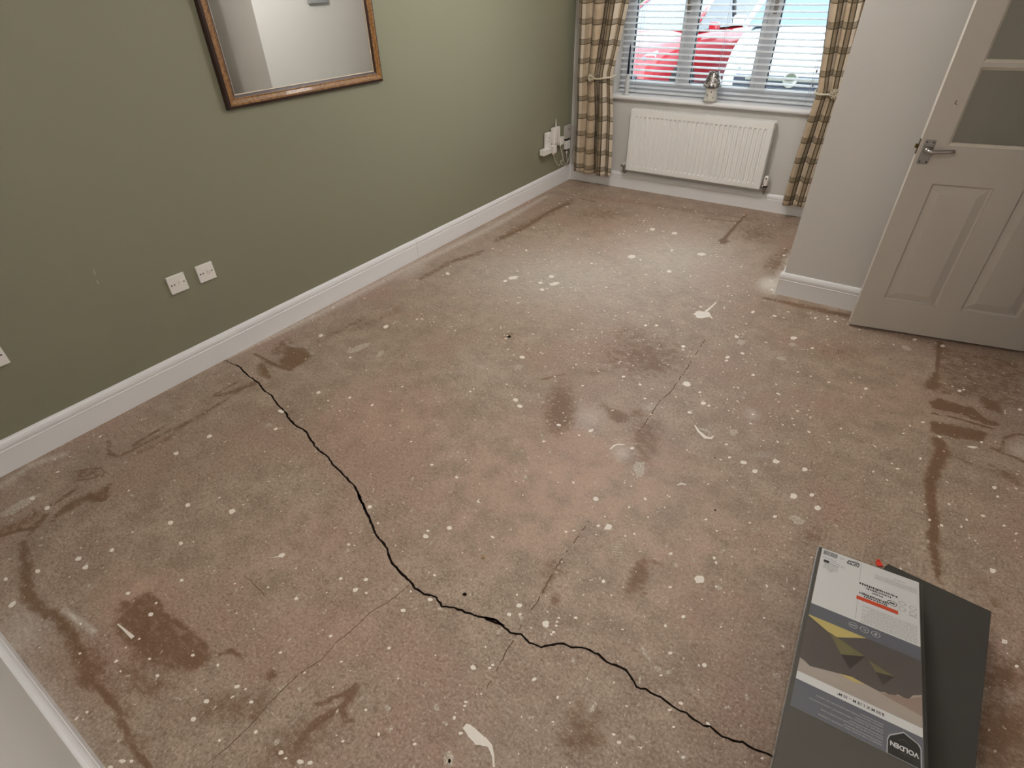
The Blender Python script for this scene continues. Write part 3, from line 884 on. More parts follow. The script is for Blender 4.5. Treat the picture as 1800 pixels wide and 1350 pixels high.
lc = curtain('checked_curtain', 'cream and olive checked curtain at the left of the window, beside the green wall',
             [(0, -2.545), (.10, -2.545), (.9, -2.54), (1.45, -2.56), (2.15, -2.60)],
             [(0, -2.17), (.15, -2.17), (.64, -2.195), (.90, -2.222), (.95, -2.225), (1.07, -2.203), (1.45, -2.135), (2.15, -1.98)],
             .115, 2.16, 3.4, .78, 4.835, .042, 2.5, .91, False)
rc = curtain('checked_curtain', 'cream and olive checked curtain at the right of the window, beside the off-white wall corner',
             [(0, -.675), (.122, -.675), (.45, -.672), (.77, -.655), (.90, -.645), (.95, -.648), (1.02, -.665), (1.45, -.727), (2.15, -.85)],
             [(0, -.405), (.1, -.405), (.9, -.40), (2.15, -.395)],
             .112, 2.16, 3.3, .66, 4.835, .042, .7, .90, True)
def tieback(cur, x0, x1, xm, zt, zm):
    cx, cy, cz = cur.location
    y0 = 4.782
    tb = tube('tieback', smooth_path([(xm - cx, y0 - .006 - cy, zm - cz), ((xm * .6 + x1 * .4) - cx, y0 - .012 - cy, zm - .004 - cz), ((xm * .25 + x1 * .75) - cx, y0 - .008 - cy, zt - .004 - cz), (x1 - cx, y0 + .03 - cy, zt - cz), (x1 - cx, y0 + .10 - cy, zt + .01 - cz)], 5),
              .0065, M_ROPE, cur, 8)
    mb = bmesh.new()
    add_lathe(mb, [(0, .012), (.012, .014), (.03, .010), (.036, 0), (.03, -.006), (0, -.008)], (0, 0, 0), 24, 'y')
    for v_ in mb.verts: v_.co.y = -v_.co.y
    md = from_bm('medallion', mb, simple('carved_pewter', rgb(150, 138, 116), .55, bump=.3, var=.25, scale=110), tb, True)
    md.location = (xm - cx, y0 - .004 - cy, zm - cz)
    for k in range(8):
        a = k * PI / 4
        pb = tube('petal', [(xm - cx + .008 * math.cos(a), y0 - .018 - cy, zm - cz + .008 * math.sin(a)), (xm - cx + .02 * math.cos(a + .4), y0 - .021 - cy, zm - cz + .02 * math.sin(a + .4)), (xm - cx + .033 * math.cos(a + .3), y0 - .012 - cy, zm - cz + .033 * math.sin(a + .3))], [.003, .004, .002], M_ROPE, tb, 6)
tieback(lc, -2.5, -2.226, -2.40, .925, .915)
tieback(rc, -.4, -.648, -.515, .913, .915)
pole = tag(empty('curtain_pole', (-1.45, 4.835, 2.17)), 'brass curtain pole on brackets above the window', 'curtain pole')
tube('pole', [(-1.17, 0, .015), (1.03, 0, .015)], .013, simple('aged_brass', rgb(150, 120, 70), .35, metal=1.0), pole, 14)
for x in (-1.1, .95):
    boxes('bracket', [((x - .012, 0, -.005), (x + .012, YF - 4.835, .03))], simple('aged_brass', rgb(150, 120, 70)), pole)

# ================================================================== RADIATOR
M_RAD = simple('radiator_enamel', rgb(243, 242, 239), .3, var=.015, scale=5)
RX0, RX1, RZ0, RZ1, RYF, RYB = -2.037, -.868, .19, .69, 4.852, 4.925
rad = tag(empty('radiator', ((RX0 + RX1) / 2, RYF, RZ0)), 'white convector panel radiator under the window sill', 'radiator')
rcx = (RX0 + RX1) / 2
W_ = RX1 - RX0; H_ = RZ1 - RZ0
NG = 29; gp = (W_ - .075) / NG; gx0 = -W_ / 2 + .0375
bm = bmesh.new()
zl = [.004, .036, .048, H_ - .062, H_ - .050, H_ - .004]
xs = [-W_ / 2]; fl_ = [0]
for k in range(NG):
    b0 = gx0 + k * gp
    for f, d in ((.18, 0), (.36, 1), (.62, 1), (.80, 0)):
        xs.append(b0 + gp * f); fl_.append(d)
xs.append(W_ / 2); fl_.append(0)
grid = []
for j, z in enumerate(zl):
    on = 1 if j in (2, 3) else 0
    grid.append([bm.verts.new((x, .012 * d * on, z)) for x, d in zip(xs, fl_)])
for j in range(len(zl) - 1):
    for i in range(len(xs) - 1):
        bm.faces.new((grid[j][i], grid[j][i + 1], grid[j + 1][i + 1], grid[j + 1][i]))
from_bm('front_panel', bm, M_RAD, rad)
boxes('panel_rim', [((-W_ / 2, .0, 0), (W_ / 2, .018, .006)), ((-W_ / 2 - .002, .0, 0), (-W_ / 2 + .003, .018, H_)), ((W_ / 2 - .003, .0, 0), (W_ / 2 + .002, .018, H_)), ((-W_ / 2, .0, H_ - .005), (W_ / 2, .018, H_))], M_RAD, rad, .0015)
box('back_panel', (-W_ / 2 + .01, .062, .01), (W_ / 2 - .01, .07, H_ - .01), M_RAD, rad, .001)
for s in (-1, 1):
    box('end_cap', (s * W_ / 2 - .004, .012, .02), (s * W_ / 2 + .002, .072, H_ - .01), M_RAD, rad, .002)
gb = [((-W_ / 2, .016, H_ - .008), (W_ / 2, .022, H_ + .001)), ((-W_ / 2, .066, H_ - .008), (W_ / 2, .072, H_ + .001))]
for k in range(36):
    x = -W_ / 2 + .012 + k * (W_ - .024) / 35
    gb.append(((x - .002, .02, H_ - .006), (x + .002, .068, H_ - .001)))
gb.append(((-.012, .018, H_ - .006), (.012, .07, H_ + .001)))
boxes('top_grille', gb, M_RAD, rad)
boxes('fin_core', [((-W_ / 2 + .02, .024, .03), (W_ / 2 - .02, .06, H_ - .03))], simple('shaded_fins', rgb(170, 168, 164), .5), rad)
# valves and pipe tails
for s, trv in ((-1, False), (1, True)):
    x = s * (W_ / 2 + .032)
    vb_ = tube('valve_body', [(s * (W_ / 2 - .01), .042, .018), (x - s * .004, .042, .018), (x, .042, .012), (x, .042, -.03)], [.012, .013, .014, .011], M_CHROME, rad, 12)
    bm = bmesh.new(); add_lathe(bm, [(.016, -.008), (.018, 0), (.016, .008)], (0, 0, 0), 6, 'x')
    nt = from_bm('union_nut', bm, M_CHROME, vb_); nt.location = (s * (W_ / 2 + .012), .042, .018)
    if trv:
        lathe('thermostat_head', [(0, .022), (.013, .022), (.015, .03), (.0185, .045), (.0195, .085), (.016, .10), (.0, .104)], (x, .042, 0), M_PLASTIC, vb_, 16)
        lathe('collar', [(.016, .012), (.018, .016), (.018, .024), (.015, .026)], (x, .042, 0), M_DARK, vb_, 14)
        box('setting_window', (x - .004, .042 - .0205, .078), (x + .004, .042 - .017, .09), M_DARK, vb_)
    else:
        lathe('lockshield_cap', [(0, .022), (.012, .022), (.012, .05), (.009, .056), (0, .057)], (x, .042, 0), M_PLASTIC, vb_, 14)
        box('drain_tap', (x - .035, .034, .012), (x - .006, .050, .028), M_CHROME, vb_, .004)
    tube('pipe', smooth_path([(x, .042, -.02), (x, .046, -.034), (x, .06, -.042), (x, .104, -.042)], 4), .0075, M_CHROME, rad, 10)

# ================================================================== SILL ORNAMENTS
SZ = .780
M_CERAM = simple('cream_ceramic', rgb(216, 212, 202), .25, var=.04, coat=.3)
t = NT('mosaic_shade')
c_ = t.obj(); vo = t.n('ShaderNodeTexVoronoi'); vo.inputs['Scale'].default_value = 75; t.l(c_, vo.inputs['Vector'])
sp2 = t.n('ShaderNodeSeparateColor'); t.l(vo.outputs['Color'], sp2.inputs[0])
mc = t.mix(t.ramp(sp2.outputs[0], .2, .9), rgb(92, 88, 86), rgb(206, 202, 196))
mc = t.mix(t.math('GREATER_THAN', vo.outputs['Distance'], .0085 * 75), mc, rgb(70, 66, 64))
t.l(mc, t.b.inputs['Base Color']); t.b.inputs['Roughness'].default_value = .25; t.b.inputs['Metallic'].default_value = .4
M_MOS = t.m
lamp = tag(empty('candle_lamp', (-1.412, 4.942, SZ)), 'small ceramic candle lamp with mosaic shade on the sill in front of the blind', 'candle lamp')
lathe('saucer', [(0, .0), (.045, .0), (.05, .004), (.064, .014), (.064, .017), (.05, .009), (0, .008)], (0, 0, 0), M_CERAM, lamp, 32)
body = lathe('cup', [(0, .008), (.047, .008), (.049, .012), (.045, .05), (.043, .085), (.047, .097), (.049, .10), (.044, .10), (.040, .086), (0, .084)], (0, 0, 0), M_CERAM, lamp, 32)
for a, z, r in ((-1.9, .05, .006), (-1.3, .075, .005), (-2.3, .062, .005), (-.9, .035, .005)):
    lathe('painted_dot', [(0, -.0015), (r, -.001), (r, .001), (0, .0015)], (.0462 * math.cos(a), .0462 * math.sin(a), z), simple('grey_glaze', rgb(96, 92, 92), .3), body, 8, 'y')
lathe('shade', [(.072, .112), (.070, .118), (.062, .138), (.052, .168), (.040, .2), (.037, .212), (.034, .212), (.037, .2), (.049, .168), (.059, .138), (.067, .117)], (0, 0, 0), M_MOS, lamp, 32)
lathe('shade_carrier', [(.046, .098), (.060, .112), (.067, .114), (.060, .116), (.044, .102)], (0, 0, 0), M_CHROME, lamp, 24)
cs = tag(empty('candlestick', (-2.142, 4.955, SZ)), 'navy taper candle in a clouded glass holder at the left end of the sill', 'candlestick')
M_FROST = simple('clouded_glass', rgb(196, 198, 196), .35, var=.05)
lathe('holder', [(0, 0), (.030, 0), (.031, .006), (.018, .014), (.015, .03), (.019, .06), (.019, .085), (.013, .105), (.013, .14), (.016, .157), (.011, .158), (.010, .14), (0, .138)], (0, 0, 0), M_FROST, cs, 20)
lathe('candle', [(0, .14), (.0095, .14), (.0088, .25), (.0065, .35), (.003, .368), (0, .371)], (0, 0, 0), simple('navy_wax', rgb(16, 22, 52), .4), cs, 14)
tube('wick', [(0, 0, .37), (.001, 0, .378)], .0009, M_DARK, cs, 6)

# ================================================================== MIRROR ON THE GREEN WALL
MY0, MY1, MZ0, MZ1 = 1.589, 2.592, 1.140, 1.90
mir = tag(empty('framed_mirror', (XL, (MY0 + MY1) / 2, MZ0)), 'large mirror in a golden oak frame with dark edges on the green wall', 'mirror')
def sweep(name, prof, mat):
    """mitred frame moulding: profile points are (distance in from the outer edge, height off the wall)"""
    bm = bmesh.new(); rings = []
    hy = (MY1 - MY0) / 2; hz = MZ1 - MZ0
    for (sy, sz) in ((-1, 0), (1, 0), (1, 1), (-1, 1)):
        rings.append([bm.verts.new((h, sy * (hy - d), d if sz == 0 else hz - d)) for d, h in prof])
    n = len(prof)
    for k in range(4):
        A, B = rings[k], rings[(k + 1) % 4]
        for i in range(n):
            bm.faces.new((A[i], A[(i + 1) % n], B[(i + 1) % n], B[i]))
    return from_bm(name, bm, mat, mir)
t = NT('golden_oak')
c_ = t.obj(); mpn = t.n('ShaderNodeMapping'); t.l(c_, mpn.inputs[0]); mpn.inputs['Scale'].default_value = (9, 9, 9)
nz = t.noise(9, 5, .6, mpn.outputs[0])
t.l(t.mix(t.ramp(nz, .35, .65), rgb(108, 70, 26), rgb(148, 104, 48)), t.b.inputs['Base Color']); t.b.inputs['Roughness'].default_value = .5
t.b.inputs['Coat Weight'].default_value = .05
M_OAK = t.m
M_MAHOG = simple('dark_mahogany', rgb(48, 20, 10), .45, var=.2, coat=.05)
sweep('outer_edge', [(0, .001), (0, .018), (.004, .024), (.012, .028), (.014, .028), (.014, .001)], M_MAHOG)
sweep('oak_moulding', [(.014, .001), (.014, .0285), (.022, .0275), (.03, .024), (.036, .0215), (.041, .0225), (.043, .0215), (.043, .001)], M_OAK)
sweep('inner_edge', [(.043, .001), (.043, .0205), (.046, .019), (.052, .016), (.054, .014), (.054, .001)], M_MAHOG)
sweep('gilt_slip', [(.054, .001), (.054, .013), (.058, .011), (.058, .001)], simple('pale_gilt', rgb(196, 178, 152), .4))
t = NT('silvered_glass')
t.b.inputs['Base Color'].default_value = (.93, .94, .93, 1); t.b.inputs['Metallic'].default_value = 1.0; t.b.inputs['Roughness'].default_value = .012
box('mirror_glass', (.002, -(MY1 - MY0) / 2 + .05, .05), (.010, (MY1 - MY0) / 2 - .05, MZ1 - MZ0 - .05), t.m, mir)
# grey panel on the side of the inner wall, seen only in the mirror
tp = tag(empty('control_panel', (XI, 4.155, 1.46)), 'grey wall panel on the white alcove side, seen in the mirror', 'wall panel')
box('case', (-.03, -.115, 0), (0, .115, .16), simple('grey_case', rgb(150, 150, 150), .5), tp, .006)
box('display', (-.0312, -.07, .06), (-.0295, .07, .13), simple('grey_display', rgb(96, 104, 104), .3), tp)

# ================================================================== ELECTRICAL FITTINGS
def plate_mesh(parent, w_, h_, d=.009):
    bm = bmesh.new(); add_box(bm, (0, -w_ / 2, -h_ / 2), (d, w_ / 2, h_ / 2), .0028, 3)
    return from_bm('faceplate', bm, M_PLASTIC, parent)
def screw(parent, y, z, d=.009):
    s = lathe('screw', [(0, .0006), (.0032, .0006), (.0036, 0), (0, -.001)], (d, y, z), simple('dark_screw', rgb(60, 54, 50), .4, metal=.6), parent, 12, 'x')
    return s
def switch(y, z, label):
    o = tag(empty('switch_plate', (XL, y, z)), label, 'switch', 'switch plates on the green wall')
    plate_mesh(o, .086, .086)
    screw(o, -.030, 0); screw(o, .030, 0)
    bm = bmesh.new(); add_box(bm, (.008, .004, -.0125), (.0125, .0215, .0125), .0015, 2)
    for v_ in bm.verts:
        if v_.co.x > .010: v_.co.x += v_.co.z * .16
    from_bm('rocker', bm, M_PLASTIC, o)
    box('flex_outlet', (.0088, -.020, -.004), (.0098, -.013, .004), simple('plate_print', rgb(150, 144, 138), .5), o)
switch(1.084, .471, 'white square switch plate on the green wall, the one nearer the twin socket')
switch(1.2295, .471, 'white square switch plate on the green wall, the one nearer the mirror')
def twin_socket(name, y, z, label):
    o = tag(empty(name, (XL, y, z)), label, 'socket')
    plate_mesh(o, .146, .086)
    for s in (-1, 1):
        box('rocker', (.008, s * .052 - .006 if s < 0 else .046, .012), (.0125, s * .052 + .006 if s < 0 else .058, .032), M_PLASTIC, o, .0015)
        cyy = s * .033
        for dy, dz, a, b in ((0, .006, .002, .004), (-.011, -.016, .0032, .002), (.011, -.016, .0032, .002)):
            box('pin_slot', (.0086, cyy + dy - a, dz - b), (.0094, cyy + dy + a, dz + b), M_DARK, o)
    screw(o, -.06, 0); screw(o, .06, 0)
    return o
twin_socket('twin_socket', .306, .467, 'white twin wall socket at the left edge of the photo')
# corner cluster
s1 = twin_socket('twin_socket', 4.60, .455, 'white twin wall socket behind the plugs in the corner')
ad = tag(empty('plug_adaptor', (XL + .009, 4.485, .45)), 'upright white plug adaptor, leftmost in the corner cluster', 'plug adaptor')
box('body', (0, -.038, -.062), (.028, .038, .062), M_PLASTIC, ad, .005)
box('pin_slot', (.0275, -.004, .012), (.0285, .004, .022), M_DARK, ad); box('pin_slot', (.0275, -.018, -.012), (.0285, -.010, -.008), M_DARK, ad); box('pin_slot', (.0275, .010, -.012), (.0285, .018, -.008), M_DARK, ad)
ad = tag(empty('booster_plug', (XL + .010, 4.61, .468)), 'tall white plug-in booster with small aerial in the corner cluster', 'plug adaptor')
box('body', (0, -.052, -.068), (.045, .046, .068), M_PLASTIC, ad, .008)
box('seam', (.0445, -.004, -.06), (.0455, -.001, .06), simple('plate_print', rgb(150, 144, 138)), ad)
lathe('aerial', [(0, .066), (.006, .066), (.004, .10), (.0015, .135), (0, .136)], (.02, .005, 0), M_PLASTIC, ad, 10)
ad = tag(empty('power_plug', (XL + .010, 4.435, .365)), 'flat wide white power plug, lowest in the corner cluster', 'plug')
box('body', (0, -.065, -.026), (.05, .06, .026), M_PLASTIC, ad, .006)
box('cable_grip', (.01, .058, -.012), (.04, .072, .012), M_PLASTIC, ad, .003)
ad = tag(empty('power_plug', (XL + .010, 4.565, .362)), 'small upright white plug with its cable hanging below the tall booster', 'plug')
box('body', (0, -.026, -.035), (.055, .024, .035), M_PLASTIC, ad, .009)
box('cable_grip', (.018, -.008, -.05), (.036, .008, -.033), M_PLASTIC, ad, .003)
ad = tag(empty('power_plug', (XL + .010, 4.695, .405)), 'square white plug to the right of the tall booster', 'plug')
box('body', (0, -.035, -.034), (.045, .035, .034), M_PLASTIC, ad, .006)
box('cable_grip', (.015, -.008, -.048), (.032, .008, -.033), M_PLASTIC, ad, .003)
ad = tag(empty('junction_box', (XL, 4.862, .445)), 'grey-white phone junction box nearest the room corner', 'junction box')
box('case', (0, -.052, -.052), (.032, .052, .062), simple('aged_plastic', rgb(186, 182, 174), .4), ad, .006)
box('badge', (.0318, -.02, .02), (.0328, .02, .035), simple('plate_print', rgb(150, 144, 138)), ad)
ad = tag(empty('filter_box', (XL, 4.855, .338)), 'white phone filter with black ends hanging below the junction box', 'phone filter')
box('case', (.004, -.036, -.038), (.034, .036, .038), M_PLASTIC, ad, .004)
box('top_end', (.006, -.034, .038), (.03, .034, .05), M_DARK, ad, .002); box('bottom_end', (.006, -.03, -.05), (.03, .02, -.038), M_DARK, ad, .002)
box('connector', (.012, -.012, -.078), (.026, .004, -.05), M_PLASTIC, ad, .002)
M_WIRE = simple('white_cable', rgb(206, 200, 190), .5)
X0 = XL
for nm, pts in (('white cable looping from the small upright plug to the skirting', [(X0 + .035, 4.565, .315), (X0 + .05, 4.59, .25), (X0 + .05, 4.65, .20), (X0 + .04, 4.70, .205), (X0 + .05, 4.72, .235), (X0 + .05, 4.68, .225), (X0 + .045, 4.74, .185), (X0 + .03, 4.86, .155), (X0 + .02, 4.90, .145)]),
                ('white cable dropping from the square plug and rising to the far wall', [(X0 + .033, 4.695, .36), (X0 + .06, 4.70, .28), (X0 + .07, 4.72, .21), (X0 + .07, 4.78, .20), (X0 + .055, 4.86, .25), (X0 + .04, 4.94, .29), (X0 + .05, 4.953, .30)]),
                ('thin white cable from the phone filter down to the skirting', [(X0 + .019, 4.851, .262), (X0 + .03, 4.84, .22), (X0 + .03, 4.86, .18), (X0 + .022, 4.875, .143)])):
    tag(tube('cable', smooth_path(pts, 6), .0026, M_WIRE, None, 8), nm, 'cable')

# ================================================================== DOOR (open, in front of the inner wall)
ang = math.atan2(.19665, .98047)
door = struct(empty('door_1', (.058, 3.248, .013), (0, 0, ang)))
DW, DT, DH = .81, .036, 1.99
# local: x along the door from the latch edge, y to the back, z up; the visible face is y = 0
pan = [(.110, .352, .172, .778), (.458, .700, .172, .778)]
gx0_, gx1_, gz0, gz1 = .107, .703, .946, 1.88
bm = bmesh.new()
xs = [0, .110, .352, .458, .700, DW]
def dbox(a, b): add_box(bm, a, b)
dbox((0, 0, 0), (.107, DT, DH)); dbox((.703, 0, 0), (DW, DT, DH))
dbox((.107, 0, 0), (.703, DT, .172)); dbox((.107, 0, .778), (.703, DT, .946)); dbox((.107, 0, 1.88), (.703, DT, DH))
dbox((.352, 0, .172), (.458, DT, .778))
dbox((.107, 0, .172), (.110, DT, .778)); dbox((.700, 0, .172), (.703, DT, .778))
from_bm('door_leaf', bm, M_DOOR, door)
for (a, b, c, d) in pan:
    bm = bmesh.new()
    steps = [(0, 0), (.004, .009), (.010, .013), (.016, .011), (.047, .002), (.050, .002)]
    rings = []
    for ins, dep in steps:
        rings.append([bm.verts.new(p) for p in ((a + ins, dep, c + ins), (b - ins, dep, c + ins), (b - ins, dep, d - ins), (a + ins, dep, d - ins))])
    for k in range(len(rings) - 1):
        for i in range(4):
            bm.faces.new((rings[k][i], rings[k][(i + 1) % 4], rings[k + 1][(i + 1) % 4], rings[k + 1][i]))
    bm.faces.new(rings[-1])
    back = [bm.verts.new(p) for p in ((a, DT - .004, c), (b, DT - .004, c), (b, DT - .004, d), (a, DT - .004, d))]
    bm.faces.new(back)
    for i in range(4): bm.faces.new((rings[0][i], rings[0][(i + 1) % 4], back[(i + 1) % 4], back[i]))
    from_bm('moulded_panel', bm, M_DOOR, door)
t = NT('obscure_glass')
c_ = t.obj()
t.b.inputs['Base Color'].default_value = (.56, .54, .48, 1); t.b.inputs['Roughness'].default_value = .28
t.b.inputs['Transmission Weight'].default_value = .8; t.b.inputs['IOR'].default_value = 1.3
t.bump(t.noise(380, 2, .5, c_), .5, .001)
M_OBSC = t.m
bead = simple('bead_paint', rgb(220, 212, 198), .4)
zb = [gz0, 1.262, 1.575, gz1]
for i in range(3):
    lo = zb[i] + (.0 if i == 0 else .009); hi = zb[i + 1] - (0 if i == 2 else .009)
    pn = box('glass_pane', (gx0_, .015, lo), (gx1_, .020, hi), M_OBSC, door)
    bd = .011
    bm = bmesh.new()
    o4 = [(gx0_, lo), (gx1_, lo), (gx1_, hi), (gx0_, hi)]
    i4 = [(gx0_ + bd, lo + bd), (gx1_ - bd, lo + bd), (gx1_ - bd, hi - bd), (gx0_ + bd, hi - bd)]
    A = [bm.verts.new((x, .001, z)) for x, z in o4]; B = [bm.verts.new((x, .012, z)) for x, z in i4]
    C_ = [bm.verts.new((x, .0148, z)) for x, z in i4]; D_ = [bm.verts.new((x, .0148, z)) for x, z in o4]
    for k in range(4):
        for P_, Q_ in ((A, B), (B, C_), (C_, D_)):
            bm.faces.new((P_[k], P_[(k + 1) % 4], Q_[(k + 1) % 4], Q_[k]))
    from_bm('glazing_bead', bm, bead, pn)
for z in zb[1:3]:
    box('glazing_bar', (gx0_, 0.0, z - .009), (gx1_, DT, z + .009), M_DOOR, door, .002)
# lever handle, latch, hinges
hd = box('handle_plate', (.015, -.006, .862), (.057, 0, .966), M_CHROME, door, .002)
for x, z in ((.023, .956), (.049, .956), (.023, .872), (.049, .872)):
    lathe('screw', [(0, -.0008), (.0032, -.0008), (.0034, 0), (0, .001)], (x, -.006, z), simple('dark_screw', rgb(60, 54, 50)), hd, 10, 'y')
lathe('rose', [(0, -.022), (.011, -.022), (.013, -.006), (.013, .0)], (.034, -.004, .922), M_CHROME, hd, 16, 'y')
tube('lever', smooth_path([(.034, -.018, .922), (.036, -.036, .923), (.05, -.044, .923), (.085, -.044, .926), (.120, -.042, .929), (.132, -.040, .930)], 4), [.010] * 9 + [.0085] * 9 + [.0075] * 3, M_CHROME, hd, 10)
lt = box('latch_plate', (-.0015, .006, .90), (0, .030, .965), M_BRASS, door)
box('latch_bolt', (-.013, .012, .925), (0, .024, .942), M_BRASS, lt, .002)
bm = bmesh.new(); add_tube(bm, smooth_path([(.072, -.0006, 1.128), (.068, -.0006, 1.118), (.078, -.0006, 1.110)], 4), [.0015] * 8 + [.0008], 5)
from_bm('scuff_mark', bm, simple('dark_scuff', rgb(84, 70, 56), .8), door)
for z in (.22, 1.0, 1.76):
    box('hinge', (DW - .002, .008, z - .05), (DW + .006, .026, z + .05), M_BRASS, door, .002)

# ================================================================== UNDERLAY PACKS
M_FOAM = simple('dark_grey_foam', rgb(86, 82, 74), .7, var=.06, scale=14, bump=.05)
M_FOAM2 = simple('charcoal_foam', rgb(60, 57, 52), .75, var=.08, scale=12, bump=.05)
# lower pack: plain charcoal sheets lying on the floor
c0 = fl(1560, 990, .092)
ya = math.radians(-4.6)
lowp = tag(empty('foam_pack', (c0[0], c0[1], 0), (0, 0, ya)), 'plain charcoal stack of foam underlay sheets lying on the floor under the labelled pack', 'underlay')
NSH = 10; sh = .092 / NSH
for k in range(NSH):
    box('sheet', (random.uniform(-.002, .002), -1.18, k * sh + .0003), (.269 + random.uniform(-.0015, .0015), random.uniform(-.002, .001) if k < NSH - 1 else 0, (k + 1) * sh - .0003), M_FOAM2, lowp, .0015, 1)
# labelled pack, tilted: far end down on the lower pack
S_ = Vector((.99762, .01480, .06735)); L_ = Vector((-.00237, .98347, -.18106))
N_ = S_.cross(L_).normalized(); L_ = N_.cross(S_).normalized()
pk = empty('labelled_underlay_pack')
pk.matrix_world = Matrix(((S_.x, L_.x, N_.x, .1783), (S_.y, L_.y, N_.y, 1.4332), (S_.z, L_.z, N_.z, .1363), (0, 0, 0, 1)))
tag(pk, 'shrink-wrapped grey underlay pack with printed white and slate label, tilted on the charcoal stack', 'underlay')
PW, PLN, PTH = .265, 1.18, .046
for k in range(6):
    a, b = -PTH + k * PTH / 6 + .0003, -PTH + (k + 1) * PTH / 6 - .0003
    j = random.uniform(-.0012, .0012)
    box('sheet', (j, -PLN, a), (PW + random.uniform(-.001, .001), 0 if k == 5 else random.uniform(-.002, 0), b), M_FOAM, pk, .0012, 1)
t = NT('shrink_film')
tr = t.n('ShaderNodeBsdfTransparent'); tr.inputs[0].default_value = (.93, .93, .93, 1)
gl = t.n('ShaderNodeBsdfGlossy'); gl.inputs['Roughness'].default_value = .22; gl.inputs['Color'].default_value = (.8, .8, .8, 1)
mx = t.n('ShaderNodeMixShader'); mx.inputs[0].default_value = .10
t.l(tr.outputs[0], mx.inputs[1]); t.l(gl.outputs[0], mx.inputs[2]); t.l(mx.outputs[0], t.out.inputs['Surface'])
M_FILM = t.m
bm = bmesh.new(); add_box(bm, (-.006, -PLN - .004, -PTH - .001), (PW + .007, .003, .0022), .004, 2)
from_bm('shrink_film', bm, M_FILM, pk)
M_LW = simple('label_white', rgb(244, 244, 243), .35, var=.02)
M_LS = simple('label_slate', rgb(112, 114, 124), .35, var=.03)
M_LG = simple('label_dark_taupe', rgb(98, 90, 86), .35, var=.06)
M_LY = simple('label_yellow', rgb(216, 196, 122), .4, var=.08)
M_LB = simple('label_black', rgb(20, 20, 20), .35)
M_LI = simple('label_ink', rgb(80, 80, 82), .5)
M_LL = simple('label_light_ink', rgb(206, 208, 212), .5)
M_LM = simple('label_mid_ink', rgb(160, 160, 164), .5)
M_LP = simple('label_pale_wood', rgb(190, 178, 166), .4, var=.06)
M_LP2 = simple('label_brown_wood', rgb(170, 148, 134), .4, var=.06)
M_LO = simple('label_orange', rgb(232, 84, 44), .4)
M_LOL = simple('label_olive', rgb(128, 122, 82), .4, var=.1)
M_LDK = simple('label_shadow_fold', rgb(66, 58, 50), .4, var=.1)
def lp(name, pts, mat, z, parent):
    bm = bmesh.new()
    bm.faces.new([bm.verts.new((u_, -v_, z)) for u_, v_ in pts])
    return from_bm(name, bm, mat, parent)
def rect(u0, u1, v0, v1): return [(u0, v0), (u1, v0), (u1, v1), (u0, v1)]
U0, U1 = .008, .2625
lab = box('label', (U0, -.626, 0), (U1, -.002, .0004), M_LW, pk)
lab['label'] = 'white and slate printed product label'
lp('slate_strip', rect(U0, U1, .268, .316), M_LS, .0006, lab)
lp('slate_block', rect(U0, U1, .545, .626), M_LS, .0006, lab)
lp('photo_ground', rect(U0, U1, .316, .520), M_LG, .0006, lab)
lp('yellow_sheet', [(U0, .320), (.0605, .352), (.079, .357), (.145, .316), (U0, .316)], M_LY, .0008, lab)
lp('floor_boards', [(U0, .478), (.017, .480), (.032, .490), (.121, .465), (.1786, .472), (.19, .466), (.205, .470), (.215, .455), (.235, .458), (.245, .438), (U1, .425), (U1, .520), (U0, .520)], M_LP, .0008, lab)
lp('brown_boards', [(.1786, .474), (.2, .466), (.215, .459), (.235, .455), (U1, .430), (U1, .488), (.205, .480)], M_LP2, .0010, lab)
lp('yellow_glow', [(.095, .472), (.121, .465), (.15, .470), (.125, .478)], M_LY, .0010, lab)
lp('folded_flap', [(.0605, .350), (.1448, .381), (.0934, .409)], M_LOL, .0010, lab)
lp('folded_shadow', [(.0934, .409), (.1448, .381), (.1153, .444)], M_LDK, .0010, lab)
lp('folded_flap', [(.1523, .389), (.2083, .4056), (.1687, .4166)], M_LOL, .0010, lab)
lp('folded_shadow', [(.1687, .4166), (.2083, .4056), (.1845, .4477)], M_LDK, .0010, lab)
# badge: black house shape with the maker's name
lp('badge_border', [(.1965, .626), (.1965, .592), (.200, .578), (.227, .553), (.254, .566), (.2595, .575), (.2595, .626)], M_LL, .0008, lab)
lp('badge', [(.1985, .6255), (.1985, .592), (.202, .580), (.227, .5565), (.2525, .568), (.2575, .577), (.2575, .6255)], M_LB, .0010, lab)
text('badge_name', 'VOLDEN', .0165, M_LW, lab, (.228, -.597, .0012), PI, 'CENTER', .80, .0006)
lp('badge_roof', [(.216, .582), (.228, .571), (.240, .582), (.238, .583), (.228, .574), (.218, .583)], M_LI, .0012, lab)
text('badge_mark', 'LAY', .012, M_LI, lab, (.228, -.610, .0012), PI, 'CENTER', .9)
text('size_print', '8.50 M X 1.18 M – 10 M²', .0115, M_LB, lab, (.143, -.5325, .0008), PI, 'CENTER', .80, .0002)
lines = ['UNDERLAY FOR WOOD AND LAMINATE FLOORING', 'SOUS-COUCHE POUR PARQUET STRATIFIÉ ET BOIS', 'PODKŁAD DO PODŁÓG DREWNIANYCH I LAMINOWANYCH', 'SUBSTRAT PENTRU PARDOSELI DIN LEMN ȘI PARCHET LAMINAT']
for k, s in enumerate(lines):
    text('product_line', s, .0066, M_LL, lab, (.189, -(.614 - k * .0158), .0008), PI, 'LEFT', .80 if k < 3 else .70)
    bm = bmesh.new()
    add_box(bm, (.115 + .01 * k, -(.6075 - k * .0158) - .0006, .0007), (.189, -(.6075 - k * .0158) + .0006, .00085))
    from_bm('small_print', bm, M_LL, lab)
